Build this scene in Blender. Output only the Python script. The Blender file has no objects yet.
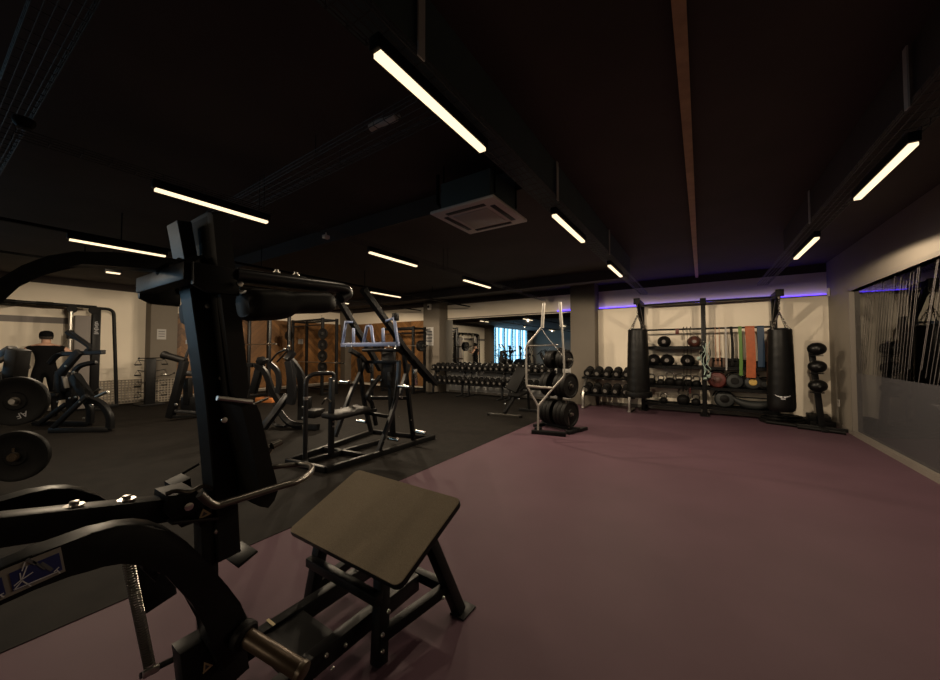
import bpy, bmesh, math, random
from mathutils import Vector, Matrix, Euler
R = math.radians
random.seed(7)
sc = bpy.context.scene
COL = sc.collection
V = Vector

# ---------------------------------------------------------------- camera
FPX = 350.0
YAW = math.atan(231.5 / 350.0)          # turned left of the room's depth axis
PITCH = math.atan(10.0 / 350.0)
CAMZ = 1.40
cam_d = bpy.data.cameras.new('camera')
cam_d.sensor_width = 36.0
cam_d.lens = FPX / 940.0 * 36.0
cam_d.clip_start = 0.02
cam = bpy.data.objects.new('camera', cam_d)
COL.objects.link(cam)
cam.location = (0, 0, CAMZ)
cam.rotation_euler = Euler((math.pi / 2 + PITCH, 0, YAW), 'XYZ')
sc.camera = cam
_RM = cam.rotation_euler.to_matrix()


def ray(u, v):
    return _RM @ V(((u - 470.0) / FPX, (340.0 - v) / FPX, -1.0))


def hx(u, v, X):
    d = ray(u, v); t = X / d.x
    return V((X, d.y * t, CAMZ + d.z * t))


def hy(u, v, Y):
    d = ray(u, v); t = Y / d.y
    return V((d.x * t, Y, CAMZ + d.z * t))


def hz(u, v, z=0.0):
    d = ray(u, v); t = (z - CAMZ) / d.z
    return V((d.x * t, d.y * t, z))


def hd(u, v, dep):
    return V((0, 0, CAMZ)) + ray(u, v) * dep


# ---------------------------------------------------------------- materials
def nodes_of(name):
    m = bpy.data.materials.new(name); m.use_nodes = True
    nt = m.node_tree
    return m, nt, nt.nodes.get('Principled BSDF')


def mat(name, col, rough=.5, metal=0.0, noise=None, bump=0.0, bscale=200, spec=.5, coat=0.0):
    m, nt, b = nodes_of(name)
    b.inputs['Base Color'].default_value = (*col, 1)
    b.inputs['Roughness'].default_value = rough
    b.inputs['Metallic'].default_value = metal
    b.inputs['Specular IOR Level'].default_value = spec
    if coat: b.inputs['Coat Weight'].default_value = coat
    tc = nt.nodes.new('ShaderNodeTexCoord')
    if noise:
        sc_, amt = noise
        n = nt.nodes.new('ShaderNodeTexNoise'); n.inputs['Scale'].default_value = sc_
        n.inputs['Detail'].default_value = 5
        nt.links.new(tc.outputs['Object'], n.inputs['Vector'])
        r = nt.nodes.new('ShaderNodeMapRange')
        r.inputs['From Min'].default_value = .3; r.inputs['From Max'].default_value = .7
        r.inputs['To Min'].default_value = 1 - amt; r.inputs['To Max'].default_value = 1 + amt
        nt.links.new(n.outputs['Fac'], r.inputs['Value'])
        mx = nt.nodes.new('ShaderNodeVectorMath'); mx.operation = 'SCALE'
        mx.inputs[0].default_value = col
        nt.links.new(r.outputs['Result'], mx.inputs['Scale'])
        nt.links.new(mx.outputs['Vector'], b.inputs['Base Color'])
    if bump:
        n2 = nt.nodes.new('ShaderNodeTexNoise'); n2.inputs['Scale'].default_value = bscale
        nt.links.new(tc.outputs['Object'], n2.inputs['Vector'])
        bp = nt.nodes.new('ShaderNodeBump'); bp.inputs['Strength'].default_value = bump
        bp.inputs['Distance'].default_value = .004
        nt.links.new(n2.outputs['Fac'], bp.inputs['Height'])
        nt.links.new(bp.outputs['Normal'], b.inputs['Normal'])
    return m


def emit(name, col, strength):
    m, nt, b = nodes_of(name)
    b.inputs['Base Color'].default_value = (0, 0, 0, 1)
    b.inputs['Emission Color'].default_value = (*col, 1)
    b.inputs['Emission Strength'].default_value = strength
    return m


M = {}
M['ceiling'] = mat('ceiling_black_paint', (.052, .040, .037), .85, noise=(1.5, .15))
M['duct'] = mat('beam_dark_teal_paint', (.055, .078, .080), .7, noise=(3, .1))
M['cream'] = mat('cream_wall_paint', (.80, .72, .60), .7, noise=(2, .03), bump=.05, bscale=120)
M['pale'] = mat('pale_wall_paint', (.50, .49, .48), .7, noise=(2, .04))
M['taupe'] = mat('taupe_pillar_paint', (.135, .115, .092), .7, noise=(2, .05))
M['ring'] = mat('pale_grey_ring', (.13, .12, .11), .4)
M['stripe'] = mat('plain_grey', (.20, .18, .17), .7)
M['beige'] = mat('beige_grey_wall_paint', (.20, .175, .145), .65, noise=(3, .04), bump=.06, bscale=60)
M['vinyl'] = mat('purple_vinyl_floor', (.084, .046, .062), .6, noise=(1.2, .10), bump=.02, bscale=300, spec=.14)
M['rubber'] = mat('black_rubber_floor', (.0088, .0072, .0060), .8, noise=(6, .30), bump=.15, bscale=400, spec=.12)
M['base'] = mat('grey_skirting', (.17, .15, .13), .5)
M['tan'] = mat('tan_ceiling_batten', (.48, .31, .17), .6, noise=(8, .15))
M['black'] = mat('black_powder_coat', (.0075, .0075, .008), .40, noise=(40, .15), bump=.03, bscale=600, spec=.15)
M['satin'] = mat('satin_dark_metal', (.014, .0145, .017), .32, .3)
M['matt'] = mat('matt_black_plastic', (.005, .0047, .0047), .6, spec=.13)
M['vinylpad'] = mat('black_upholstery', (.007, .0063, .006), .5, noise=(30, .15), bump=.08, bscale=350, spec=.15)
M['bagskin'] = mat('black_bag_leather', (.0042, .004, .004), .36, noise=(8, .2), bump=.25, bscale=22, spec=.25)
M['rub'] = mat('black_rubber_plate', (.0060, .0056, .0056), .55, noise=(20, .15), bump=.05, bscale=200, spec=.13)
M['chrome'] = mat('chrome', (.62, .60, .57), .16, 1.0)
M['steel'] = mat('brushed_steel', (.42, .40, .37), .35, 1.0, noise=(30, .1))
M['handle'] = mat('satin_steel_handle', (.15, .14, .125), .28, .9)
M['zinc'] = mat('zinc_bolt', (.50, .48, .45), .3, 1.0)
M['hornm'] = mat('worn_steel_horn', (.075, .053, .034), .36, .5, noise=(12, .2))
M['bluegrey'] = mat('silver_tube_window_blue', (.21, .26, .44), .35, .2)  # grey metal; its blue is window light put into the base colour
M['silver'] = mat('silver_painted_steel', (.42, .40, .37), .4, .4)
M['grit'] = mat('tan_grit_footplate', (.17, .135, .092), .85, noise=(300, .3), bump=.4, bscale=500, spec=.2)
M['traymet'] = mat('dark_galvanised_wire', (.045, .043, .041), .5, .4)
M['strap'] = mat('pale_steel_strap', (.48, .48, .46), .5)
M['white'] = mat('white_plastic', (.62, .58, .54), .5)
M['offwhite'] = mat('pale_grille', (.40, .37, .34), .5)
M['grille'] = mat('dark_slot', (.03, .03, .03), .7)
M['paper'] = mat('white_paper', (.36, .35, .34), .7)
M['ink'] = mat('dark_ink', (.10, .10, .11), .7)
M['bluesign'] = mat('blue_sign_film', (.018, .026, .12), .35)
M['signgrey'] = mat('silver_sign_border', (.23, .21, .19), .4)
M['signwhite'] = mat('white_sign_ink', (.62, .62, .66), .5)
M['yellow'] = mat('pale_warning_sticker', (.62, .50, .28), .5)
M['red'] = mat('red_rubber', (.105, .020, .016), .5, noise=(20, .2))
M['redball'] = mat('dark_red_leather', (.085, .028, .020), .45, noise=(20, .2))
M['orange'] = mat('orange_band_rubber', (.36, .085, .022), .5, noise=(15, .15))
M['peach'] = mat('peach_band_rubber', (.34, .17, .10), .5)
M['green'] = mat('green_band_rubber', (.085, .19, .03), .5)
M['blue'] = mat('blue_band_rubber', (.010, .033, .075), .5)
M['gold'] = mat('ochre_bag_fabric', (.52, .34, .08), .6, noise=(25, .2))
M['greyfab'] = mat('slate_bag_fabric', (.014, .016, .0165), .6, noise=(25, .2))
M['brownfab'] = mat('brown_bag_fabric', (.12, .07, .05), .7, noise=(25, .2))
M['teal'] = mat('pale_teal_rope', (.32, .42, .38), .6)
M['skin'] = mat('skin', (.46, .27, .19), .55)
M['cloth'] = mat('black_cotton', (.004, .004, .0045), .9, spec=.1)
M['hair'] = mat('dark_hair', (.02, .014, .010), .7)
M['mirror'] = mat('mirror_silver', (.86, .88, .88), .015, 1.0)
M['meshpanel'] = mat('beige_mesh_panel', (.30, .26, .21), .6)
M['orangepad'] = mat('orange_foam', (.55, .19, .05), .6)
M['leaf'] = mat('garden_leaf', (.03, .16, .05), .6)
M['lamp'] = emit('warm_led_diffuser', (1.0, .76, .48), 1.9)
M['led'] = emit('blue_led_strip', (.09, .035, 1.0), 4.2)
M['ledroom'] = emit('blue_led_tube', (.12, .12, 1.0), 4.0)


def chevron():
    m, nt, b = nodes_of('chevron_oak_boards')
    N = nt.nodes; L = nt.links
    tc = N.new('ShaderNodeTexCoord'); sp = N.new('ShaderNodeSeparateXYZ')
    L.new(tc.outputs['Object'], sp.inputs[0])
    def mth(op, a, b_=None, c=None):
        n = N.new('ShaderNodeMath'); n.operation = op
        for i, q in enumerate((a, b_, c)):
            if q is None: continue
            if isinstance(q, (int, float)): n.inputs[i].default_value = q
            else: L.new(q, n.inputs[i])
        return n.outputs[0]
    run = mth('ADD', sp.outputs['X'], sp.outputs['Y'])     # along either wall
    cell = mth('FLOOR', mth('DIVIDE', run, .62))
    tri = mth('PINGPONG', run, .62)
    t = mth('DIVIDE', mth('ADD', sp.outputs['Z'], mth('MULTIPLY', tri, 1.0)), .17)
    row = mth('FLOOR', t); fr = mth('FRACT', t)
    wn = N.new('ShaderNodeTexWhiteNoise'); wn.noise_dimensions = '2D'
    cb = N.new('ShaderNodeCombineXYZ'); L.new(row, cb.inputs[0]); L.new(cell, cb.inputs[1])
    L.new(cb.outputs[0], wn.inputs['Vector'])
    nz = N.new('ShaderNodeTexNoise'); nz.inputs['Scale'].default_value = 14
    L.new(tc.outputs['Object'], nz.inputs['Vector'])
    k = mth('ADD', mth('MULTIPLY', wn.outputs['Value'], .6), mth('MULTIPLY', nz.outputs['Fac'], .4))
    cr = N.new('ShaderNodeValToRGB')
    cr.color_ramp.elements[0].color = (.10, .044, .013, 1); cr.color_ramp.elements[0].position = .15
    cr.color_ramp.elements[1].color = (.27, .128, .042, 1); cr.color_ramp.elements[1].position = .85
    L.new(k, cr.inputs[0])
    gap = mth('GREATER_THAN', fr, .05)
    mx = N.new('ShaderNodeVectorMath'); mx.operation = 'SCALE'
    L.new(cr.outputs[0], mx.inputs[0])
    L.new(mth('ADD', mth('MULTIPLY', gap, .75), .25), mx.inputs['Scale'])
    L.new(mx.outputs[0], b.inputs['Base Color']); b.inputs['Roughness'].default_value = .5
    return m


M['wood'] = chevron()


def curtain():
    m, nt, b = nodes_of('daylit_sheer_curtain')
    N = nt.nodes; L = nt.links
    tc = N.new('ShaderNodeTexCoord')
    w = N.new('ShaderNodeTexWave'); w.wave_type = 'BANDS'; w.bands_direction = 'Y'; w.inputs['Scale'].default_value = .45; w.inputs['Distortion'].default_value = 1.5
    L.new(tc.outputs['Object'], w.inputs['Vector'])
    cr = N.new('ShaderNodeValToRGB')
    cr.color_ramp.elements[0].color = (.05, .20, .32, 1); cr.color_ramp.elements[0].position = .2
    cr.color_ramp.elements[1].color = (.50, .78, 1.0, 1); cr.color_ramp.elements[1].position = .75  # daylight on the folds, painted as bright and dark bands of emission
    L.new(w.outputs['Fac'], cr.inputs[0])
    b.inputs['Base Color'].default_value = (.3, .3, .3, 1)
    L.new(cr.outputs[0], b.inputs['Emission Color']); b.inputs['Emission Strength'].default_value = 3.2
    return m


M['curtain'] = curtain()


def glassmat(name, tint, alpha_white=0.0, rough=0.0, frost=None):
    m, nt, b = nodes_of(name)
    N = nt.nodes; L = nt.links
    out = N.get('Material Output')
    tr = N.new('ShaderNodeBsdfTransparent'); tr.inputs[0].default_value = (*tint, 1)
    gl = N.new('ShaderNodeBsdfGlossy'); gl.inputs['Roughness'].default_value = rough
    fr = N.new('ShaderNodeFresnel'); fr.inputs['IOR'].default_value = 2.2
    mx = N.new('ShaderNodeMixShader')
    L.new(fr.outputs[0], mx.inputs[0]); L.new(tr.outputs[0], mx.inputs[1]); L.new(gl.outputs[0], mx.inputs[2])
    last = mx.outputs[0]
    if frost:
        df = N.new('ShaderNodeBsdfDiffuse'); df.inputs[0].default_value = (*frost, 1)
        m2 = N.new('ShaderNodeMixShader'); m2.inputs[0].default_value = alpha_white
        L.new(last, m2.inputs[1]); L.new(df.outputs[0], m2.inputs[2]); last = m2.outputs[0]
    L.new(last, out.inputs[0])
    return m


M['glass'] = glassmat('studio_glass', (.80, .82, .85))
M['frost'] = glassmat('frosted_film', (.8, .82, .85), .50, .06, frost=(.095, .092, .10))
M['stripefilm'] = glassmat('white_film_stripe', (.8, .8, .8), .30, .1, frost=(.24, .22, .22))


# ---------------------------------------------------------------- mesh builder
def basis(d, up=V((0, 0, 1))):
    d = d.normalized()
    if abs(d.dot(up.normalized())) > .995: up = V((0, 1, 0)) if abs(d.y) < .9 else V((1, 0, 0))
    s = d.cross(up).normalized(); u = s.cross(d).normalized()
    return s, u, d


def smooth_path(pts, n=6, closed=False):
    pts = [V(p) for p in pts]; out = []
    N = len(pts)
    rng = range(N if closed else N - 1)
    for i in rng:
        if closed:
            p0, p1, p2, p3 = pts[i - 1], pts[i], pts[(i + 1) % N], pts[(i + 2) % N]
        else:
            p1, p2 = pts[i], pts[i + 1]
            p0 = pts[i - 1] if i else p1 * 2 - p2
            p3 = pts[i + 2] if i + 2 < N else p2 * 2 - p1
        for k in range(n):
            t = k / n
            out.append(.5 * ((2 * p1) + (p2 - p0) * t + (2 * p0 - 5 * p1 + 4 * p2 - p3) * t * t + (3 * p1 - p0 - 3 * p2 + p3) * t ** 3))
    if not closed: out.append(pts[-1])
    return out


def fillet(pts, r=.08, n=5):
    """polyline with rounded corners"""
    pts = [V(p) for p in pts]; out = [pts[0]]
    for i in range(1, len(pts) - 1):
        a, b, c = pts[i - 1], pts[i], pts[i + 1]
        da, dc = (a - b), (c - b)
        rr = min(r, da.length * .48, dc.length * .48)
        p, q = b + da.normalized() * rr, b + dc.normalized() * rr
        for k in range(n + 1):
            t = k / n
            out.append(p * (1 - t) ** 2 + b * 2 * t * (1 - t) + q * t * t)
    out.append(pts[-1])
    return out


WM = {}          # world matrices of empties made here


class MB:
    def __init__(s): s.bm = bmesh.new()

    def box(s, c, size, rot=None, bev=0.0):
        c = V(c)
        r = bmesh.ops.create_cube(s.bm, size=1.0)
        vs = r['verts']
        m = Matrix.Translation(c) @ (rot.to_4x4() if rot is not None else Matrix.Identity(4)) @ Matrix.Diagonal((*size, 1))
        bmesh.ops.transform(s.bm, matrix=m, verts=vs)
        if bev > 0:
            es = list({e for v in vs for e in v.link_edges})
            bmesh.ops.bevel(s.bm, geom=es, offset=min(bev, min(size) * .45), segments=2, affect='EDGES', profile=.5)
        return s

    def bb(s, a, b, bev=0.0):
        a, b = V(a), V(b)
        return s.box((a + b) / 2, [max(abs(x), 1e-4) for x in (b - a)], None, bev)

    def bar(s, p0, p1, w, h, up=(0, 0, 1), bev=.004):
        p0, p1 = V(p0), V(p1)
        sd, u, d = basis(p1 - p0, V(up))
        rot = Matrix((sd, d, u)).transposed()
        return s.box((p0 + p1) / 2, (w, (p1 - p0).length, h), rot, bev)

    def sweep(s, pts, prof, up=None, closed=False, cap=True):
        pts = [V(p) for p in pts]; N = len(pts); rings = []
        ref = V(up) if up is not None else None
        prevu = None
        for i, p in enumerate(pts):
            if closed: d = pts[(i + 1) % N] - pts[i - 1]
            else: d = pts[min(i + 1, N - 1)] - pts[max(i - 1, 0)]
            d = d.normalized()
            if ref is not None: sd, u, _ = basis(d, ref)
            elif prevu is None: sd, u, _ = basis(d)
            else:
                u = prevu - d * prevu.dot(d)
                u = u.normalized() if u.length > 1e-6 else basis(d)[1]
                sd = d.cross(u).normalized()
            prevu = u
            rings.append([s.bm.verts.new(p + sd * a + u * b) for a, b in prof])
        K = len(prof)
        for i in range(N if closed else N - 1):
            A, B = rings[i], rings[(i + 1) % N]
            for k in range(K):
                try: s.bm.faces.new((A[k], A[(k + 1) % K], B[(k + 1) % K], B[k]))
                except ValueError: pass
        if cap and not closed:
            s.bm.faces.new(rings[0][::-1]); s.bm.faces.new(rings[-1])
        return s

    def tube(s, pts, r, seg=10, closed=False):
        return s.sweep(pts, [(r * math.cos(2 * math.pi * k / seg), r * math.sin(2 * math.pi * k / seg)) for k in range(seg)], closed=closed)

    def ribbon(s, pts, w, h, up=(0, 0, 1), c=.25, closed=False):
        a, b = w / 2, h / 2; e = min(a, b) * c
        prof = [(-a, -b + e), (-a + e, -b), (a - e, -b), (a, -b + e), (a, b - e), (a - e, b), (-a + e, b), (-a, b - e)]
        return s.sweep(pts, prof, up=up, closed=closed)

    def cyl(s, p0, p1, r, r1=None, seg=20):
        r1 = r if r1 is None else r1
        return s.lathe([(r, 0), (r1, (V(p1) - V(p0)).length)], p0, V(p1) - V(p0), seg)

    def lathe(s, prof, org, axis=(0, 0, 1), seg=24):
        sd, u, d = basis(V(axis), V((0, 0, 1)))
        org = V(org); rings = []
        for r, z in prof:
            if r < 1e-5: rings.append([s.bm.verts.new(org + d * z)])
            else: rings.append([s.bm.verts.new(org + d * z + (sd * math.cos(2 * math.pi * k / seg) + u * math.sin(2 * math.pi * k / seg)) * r) for k in range(seg)])
        for A, B in zip(rings, rings[1:]):
            for k in range(seg):
                k2 = (k + 1) % seg
                if len(A) == 1 and len(B) == 1: break
                if len(A) == 1: f = (A[0], B[k2], B[k])
                elif len(B) == 1: f = (A[k], A[k2], B[0])
                else: f = (A[k], A[k2], B[k2], B[k])
                s.bm.faces.new(f)
        if len(rings[0]) > 1: s.bm.faces.new(rings[0][::-1])
        if len(rings[-1]) > 1: s.bm.faces.new(rings[-1])
        return s

    def prism(s, pts, vec, bev=0.0):
        pts = [V(p) for p in pts]; vec = V(vec)
        A = [s.bm.verts.new(p) for p in pts]; B = [s.bm.verts.new(p + vec) for p in pts]
        fs = [s.bm.faces.new(A[::-1]), s.bm.faces.new(B)]
        n = len(pts)
        for k in range(n): fs.append(s.bm.faces.new((A[k], A[(k + 1) % n], B[(k + 1) % n], B[k])))
        if bev:
            es = list({e for f in fs[:2] for e in f.edges})
            bmesh.ops.bevel(s.bm, geom=es, offset=bev, segments=2, affect='EDGES', profile=.5)
        return s

    def ball(s, c, r, scale=(1, 1, 1), seg=20, rot=None):
        q = bmesh.ops.create_uvsphere(s.bm, u_segments=seg, v_segments=max(8, seg // 2), radius=r)
        m = Matrix.Translation(V(c)) @ (rot.to_4x4() if rot is not None else Matrix.Identity(4)) @ Matrix.Diagonal((*scale, 1))
        bmesh.ops.transform(s.bm, matrix=m, verts=q['verts'])
        return s

    def build(s, name, m, parent=None, ang=38):
        bmesh.ops.recalc_face_normals(s.bm, faces=s.bm.faces)
        if parent is not None:
            root = parent
            while root.parent is not None: root = root.parent
            mw = WM.get(root.name)
            if mw is not None: bmesh.ops.transform(s.bm, matrix=mw.inverted(), verts=s.bm.verts)
        me = bpy.data.meshes.new(name)
        s.bm.to_mesh(me); s.bm.free()
        me.materials.append(M[m] if isinstance(m, str) else m)
        me.polygons.foreach_set('use_smooth', [True] * len(me.polygons))
        me.set_sharp_from_angle(angle=R(ang))
        o = bpy.data.objects.new(name, me)
        COL.objects.link(o)
        if parent is not None: o.parent = parent
        return o


def tag(o, label, cat, group=None, kind=None):
    o['label'] = label; o['category'] = cat
    if group: o['group'] = group
    if kind: o['kind'] = kind
    return o


def thing(name, label, cat, loc=(0, 0, 0), group=None, rotz=0.0):
    o = bpy.data.objects.new(name, None); COL.objects.link(o)
    o.empty_display_size = .1
    o.location = loc; o.rotation_euler = (0, 0, rotz)
    WM[o.name] = Matrix.Translation(V(loc)) @ Matrix.Rotation(rotz, 4, 'Z')
    return tag(o, label, cat, group)


def place(o, loc, rot=None):
    """move a thing that was modelled at the origin"""
    o.location = loc
    if rot is not None: o.rotation_euler = rot
    return o


def dup(root, loc, rot=None, label=None, group=None):
    c = root.copy(); COL.objects.link(c); c.location = loc
    if rot is not None: c.rotation_euler = rot
    if label: c['label'] = label
    if group: c['group'] = group
    for ch in list(root.children):
        k = ch.copy(); COL.objects.link(k); k.parent = c
        for g in list(ch.children):
            h = g.copy(); COL.objects.link(h); h.parent = k
    return c


def struct(name, mb, m):
    o = mb.build(name, m); o['kind'] = 'structure'
    return o


ORD = ['first', 'second', 'third', 'fourth', 'fifth', 'sixth', 'seventh', 'eighth', 'ninth', 'tenth', 'eleventh', 'twelfth', 'thirteenth', 'fourteenth',
       'fifteenth', 'sixteenth', 'seventeenth', 'eighteenth', 'nineteenth', 'twentieth', 'twenty-first']


def text_mesh(body, size, name, m, parent, mw, extrude=.0008):
    """flat lettering, placed by a world matrix"""
    cu = bpy.data.curves.new(name, 'FONT'); cu.body = body; cu.size = size; cu.extrude = extrude
    cu.align_x = 'CENTER'; cu.align_y = 'CENTER'
    tmp = bpy.data.objects.new(name, cu); COL.objects.link(tmp)
    dg = bpy.context.evaluated_depsgraph_get()
    me = bpy.data.meshes.new_from_object(tmp.evaluated_get(dg))
    bpy.data.objects.remove(tmp); bpy.data.curves.remove(cu)
    root = parent
    while root.parent is not None: root = root.parent
    q = WM.get(root.name)
    me.transform((q.inverted() if q is not None else Matrix.Identity(4)) @ mw)
    me.materials.clear(); me.materials.append(M[m])
    me.name = name
    o = bpy.data.objects.new(name, me); COL.objects.link(o); o.parent = parent
    return o


def frame_mat(org, xdir, ydir):
    x = V(xdir).normalized(); y = V(ydir); y = (y - x * y.dot(x)).normalized(); z = x.cross(y)
    m = Matrix((x, y, z)).transposed().to_4x4(); m.translation = V(org)
    return m
# ================================================================ the room
XL, XR, YB, YF, ZC = -12.56, 2.06, 9.46, -10.2, 3.10
ZT = 2.93                # where the wall paint stops and the black starts
ZL = 2.45                # top of the wall lining
XF = -2.72               # rubber / vinyl joint

struct('floor', MB().bb((XF, YF, -.1), (XR, YB + .2, 0)), 'vinyl')
struct('floor_rubber', MB().bb((XL - .2, YF, -.1), (XF, YB + .2, .004)), 'rubber')
struct('ceiling', MB().bb((XL - .3, YF - .2, ZC), (XR + .2, YB + .3, ZC + .1)), 'ceiling')
# back wall: upper wall, black band, thick lining below the LED ledge
struct('wall_back', MB().bb((XL - .2, YB + .07, 0), (XR + .1, YB + .2, ZT)), 'cream')
struct('wall_back_top', MB().bb((XL - .2, YB + .06, ZT), (XR + .1, YB + .2, ZC)), 'ceiling')
mb = MB(); mb.bb((-2.9, YB, 0), (XR, YB + .069, ZL))
struct('wall_back_lining', mb, 'cream')
struct('wall_back_boards', MB().bb((XL + .06, YB, .12), (-7.9, YB + .069, ZL)), 'wood')
struct('wall_back_dado', MB().bb((-7.9, YB, 0), (-2.9, YB + .069, .95)), 'pale')
struct('trim_1', MB().bb((-7.9, YB - .004, ZL), (-2.9, YB + .069, ZL + .02)), 'taupe')
struct('trim_2', MB().bb((-2.9, YB - .012, ZL), (XR, YB + .02, ZL + .025)), 'taupe')
# left wall
struct('wall_left', MB().bb((XL - .2, -2.1, 0), (XL, 3.05, ZT)).bb((XL - .2, 3.05, 0), (XL, YB + .2, ZT)).bb((XL - .2, YF, 0), (XL, -9.2, ZT)).bb((XL - .2, -9.2, 3.06), (XL, -2.1, ZC)).bb((XL - .2, -9.2, 0), (XL, -2.1, .25)), 'cream')
struct('wall_left_top', MB().bb((XL - .2, -2.1, ZT), (XL + .01, YB + .2, ZC)).bb((XL - .2, YF, ZT), (XL + .01, -9.2, ZC)), 'ceiling')
struct('wall_left_boards', MB().bb((XL - .01, 3.6, .12), (XL + .06, YB, ZL)), 'wood')
struct('wall_band', MB().bb((XL - .01, -1.9, 2.02), (XL + .006, 2.2, 2.16)), 'stripe')  # thin even grey band along the left wall
struct('wall_front', MB().bb((XL - .2, YF - .2, 0), (XR + .1, YF, ZC)), 'beige')
# right wall with the big studio window
WY0, WY1, WZ0, WZ1 = 3.6, 8.28, .06, 2.37
mb = MB().bb((XR, WY1, 0), (XR + .12, YB + .2, ZC)).bb((XR, YF, 0), (XR + .12, WY0, ZC))
mb.bb((XR, WY0, WZ1), (XR + .12, WY1, ZC)).bb((XR, WY0, 0), (XR + .12, WY1, WZ0))
struct('wall_right', mb, 'beige')
struct('baseboard_back', MB().bb((-2.2, YB - .015, 0), (XR, YB, .07)).bb((-7.1, YB - .015, 0), (-2.9, YB, .07)), 'base')
struct('baseboard_right', MB().bb((XR - .014, WY1 + .06, 0), (XR, YB, .07)).bb((XR - .014, WY0, 0), (XR, WY1 + .06, .05)), 'base')
struct('baseboard_left', MB().bb((XL, -2.1, 0), (XL + .015, YB, .08)), 'base')

# pillars
struct('pillar_1', MB().bb((XL - .1, 3.05, 0), (XL + .42, 3.62, ZC), .006), 'taupe')
struct('pillar_2', MB().bb((-7.92, 9.08, 0), (-7.22, YB + .1, ZC), .006), 'taupe')
struct('pillar_3', MB().bb((-2.86, 9.10, 0), (-2.24, YB + .1, ZC), .006), 'taupe')
struct('pillar_4', MB().bb((XL - .1, 9.16, 0), (XL + .36, YB + .1, ZC), .006), 'taupe')
struct('pillar_5', MB().bb((XL - .1, -2.5, 0), (XL + .45, -1.9, ZC), .006), 'taupe')

# mirror between the pillars
w = MB().bb((-7.22, YB - .006, .95), (-2.86, YB + .068, ZL - .03)).build('window_mirror', 'mirror')
w.name = 'wall_mirror'; w['kind'] = 'structure'

# left (garden) window behind the camera's left, with sheer curtain: seen in the mirror
mb = MB()
n = 150; pts = []
for i in range(n + 1):
    y = -9.2 + 7.1 * i / n
    pts.append((XL - .12 + .03 * math.sin(i * 1.7), y))
for z0, z1 in ((.25, 3.06),):
    lo = [mb.bm.verts.new((x, y, z0)) for x, y in pts]; hi = [mb.bm.verts.new((x, y, z1)) for x, y in pts]
    for i in range(n): mb.bm.faces.new((lo[i], lo[i + 1], hi[i + 1], hi[i]))
struct('window_1', mb, 'curtain')
mb = MB()
for y in (-9.2, -7.8, -6.4, -5.0, -3.6, -2.15): mb.bb((XL - .06, y, .25), (XL + .0, y + .07, 3.06))
mb.bb((XL - .06, -9.2, .95), (XL, -2.1, 1.0))
struct('window_frame', mb, 'black')

# studio window on the right: frame, clear pane, frosted lower band, slanted film stripes
mb = MB(); fw = .05
mb.bb((XR - .012, WY1 - .005, WZ0), (XR + .13, WY1 + .055, WZ1 + fw)).bb((XR - .012, WY0, WZ1), (XR + .13, WY1 + .055, WZ1 + fw)).bb((XR - .012, WY0, WZ0 - .03), (XR + .13, WY1 + .05, WZ0 + .012))
struct('window_2', mb, 'base')
struct('window_2_pane', MB().bb((XR + .05, WY0, WZ0), (XR + .052, WY1, WZ1)), 'glass')
struct('window_2_film', MB().bb((XR + .046, WY0, WZ0), (XR + .0475, WY1, 1.02)), 'frost')
mb = MB(); rnd = random.Random(3)
y = WY1 - .12
while y > WY0 + .6:
    n = rnd.choice((5, 6, 7)); sl = rnd.choice((-.22, -.30, -.36, -.27))
    for k in range(n):
        z0 = 1.02 + (.0 if rnd.random() < .8 else rnd.uniform(.0, .15)); z1 = WZ1 - rnd.choice((0, 0, .05, .12))
        t = rnd.choice((.010, .014, .012))
        a0, a1 = y - sl * .0, y + sl * (z1 - z0)
        a0 = min(a0, WY1 - .04); a1 = min(max(a1, WY0), WY1 - .04)
        mb.prism([(XR + .044, a0, z0), (XR + .044, a0 - t, z0), (XR + .044, a1 - t, z1), (XR + .044, a1, z1)], (.001, 0, 0))
        y -= .08
    y -= rnd.uniform(.08, .14)
struct('window_2_stripes', mb, 'stripefilm')
# the studio beyond the glass
mb = MB().bb((XR + .12, YB + .2, 0), (7.0, YB + .3, ZC)).bb((7.0, 1.5, 0), (7.1, YB + .3, ZC)).bb((XR + .12, 1.4, 0), (7.1, 1.5, ZC))
struct('wall_studio', mb, 'taupe')
struct('floor_studio', MB().bb((XR + .0, 1.4, -.1), (7.1, YB + .3, -.001)), 'rubber')
struct('ceiling_studio', MB().bb((XR + .2, 1.4, ZC), (7.1, YB + .3, ZC + .1)), 'ceiling')
tag(MB().bb((3.3, YB + .15, 1.86), (6.6, YB + .185, 1.90)).build('led_strip', 'ledroom'),
    'lower blue light line glowing inside the dark studio behind the glass', 'light strip')
bl = thing('studio_bench', 'dark padded bench inside the studio behind the glass', 'bench', (3.7, 7.0, 0))
MB().box((3.7, 7.0, .46), (.35, 1.2, .08), None, .02).build('seat', 'vinylpad', bl)
for dy in (-.45, .45): MB().bar((3.7, 7.0 + dy, 0), (3.7, 7.0 + dy, .42), .06, .06).build('leg', 'black', bl)

# blue LED strips on top of the wall lining (either side of the pillar)
led = MB().bb((-2.22, YB + .022, ZL + .022), (XR - .02, YB + .062, ZL + .046)).build('led_strip', 'led')
tag(led, 'long blue light strip on the ledge of the back wall above the rig', 'light strip')
led = MB().bb((-3.35, YB + .022, ZL + .03), (-2.88, YB + .062, ZL + .05)).build('led_strip', 'led')
tag(led, 'short blue light strip above the mirror left of the taupe pillar', 'light strip')

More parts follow.
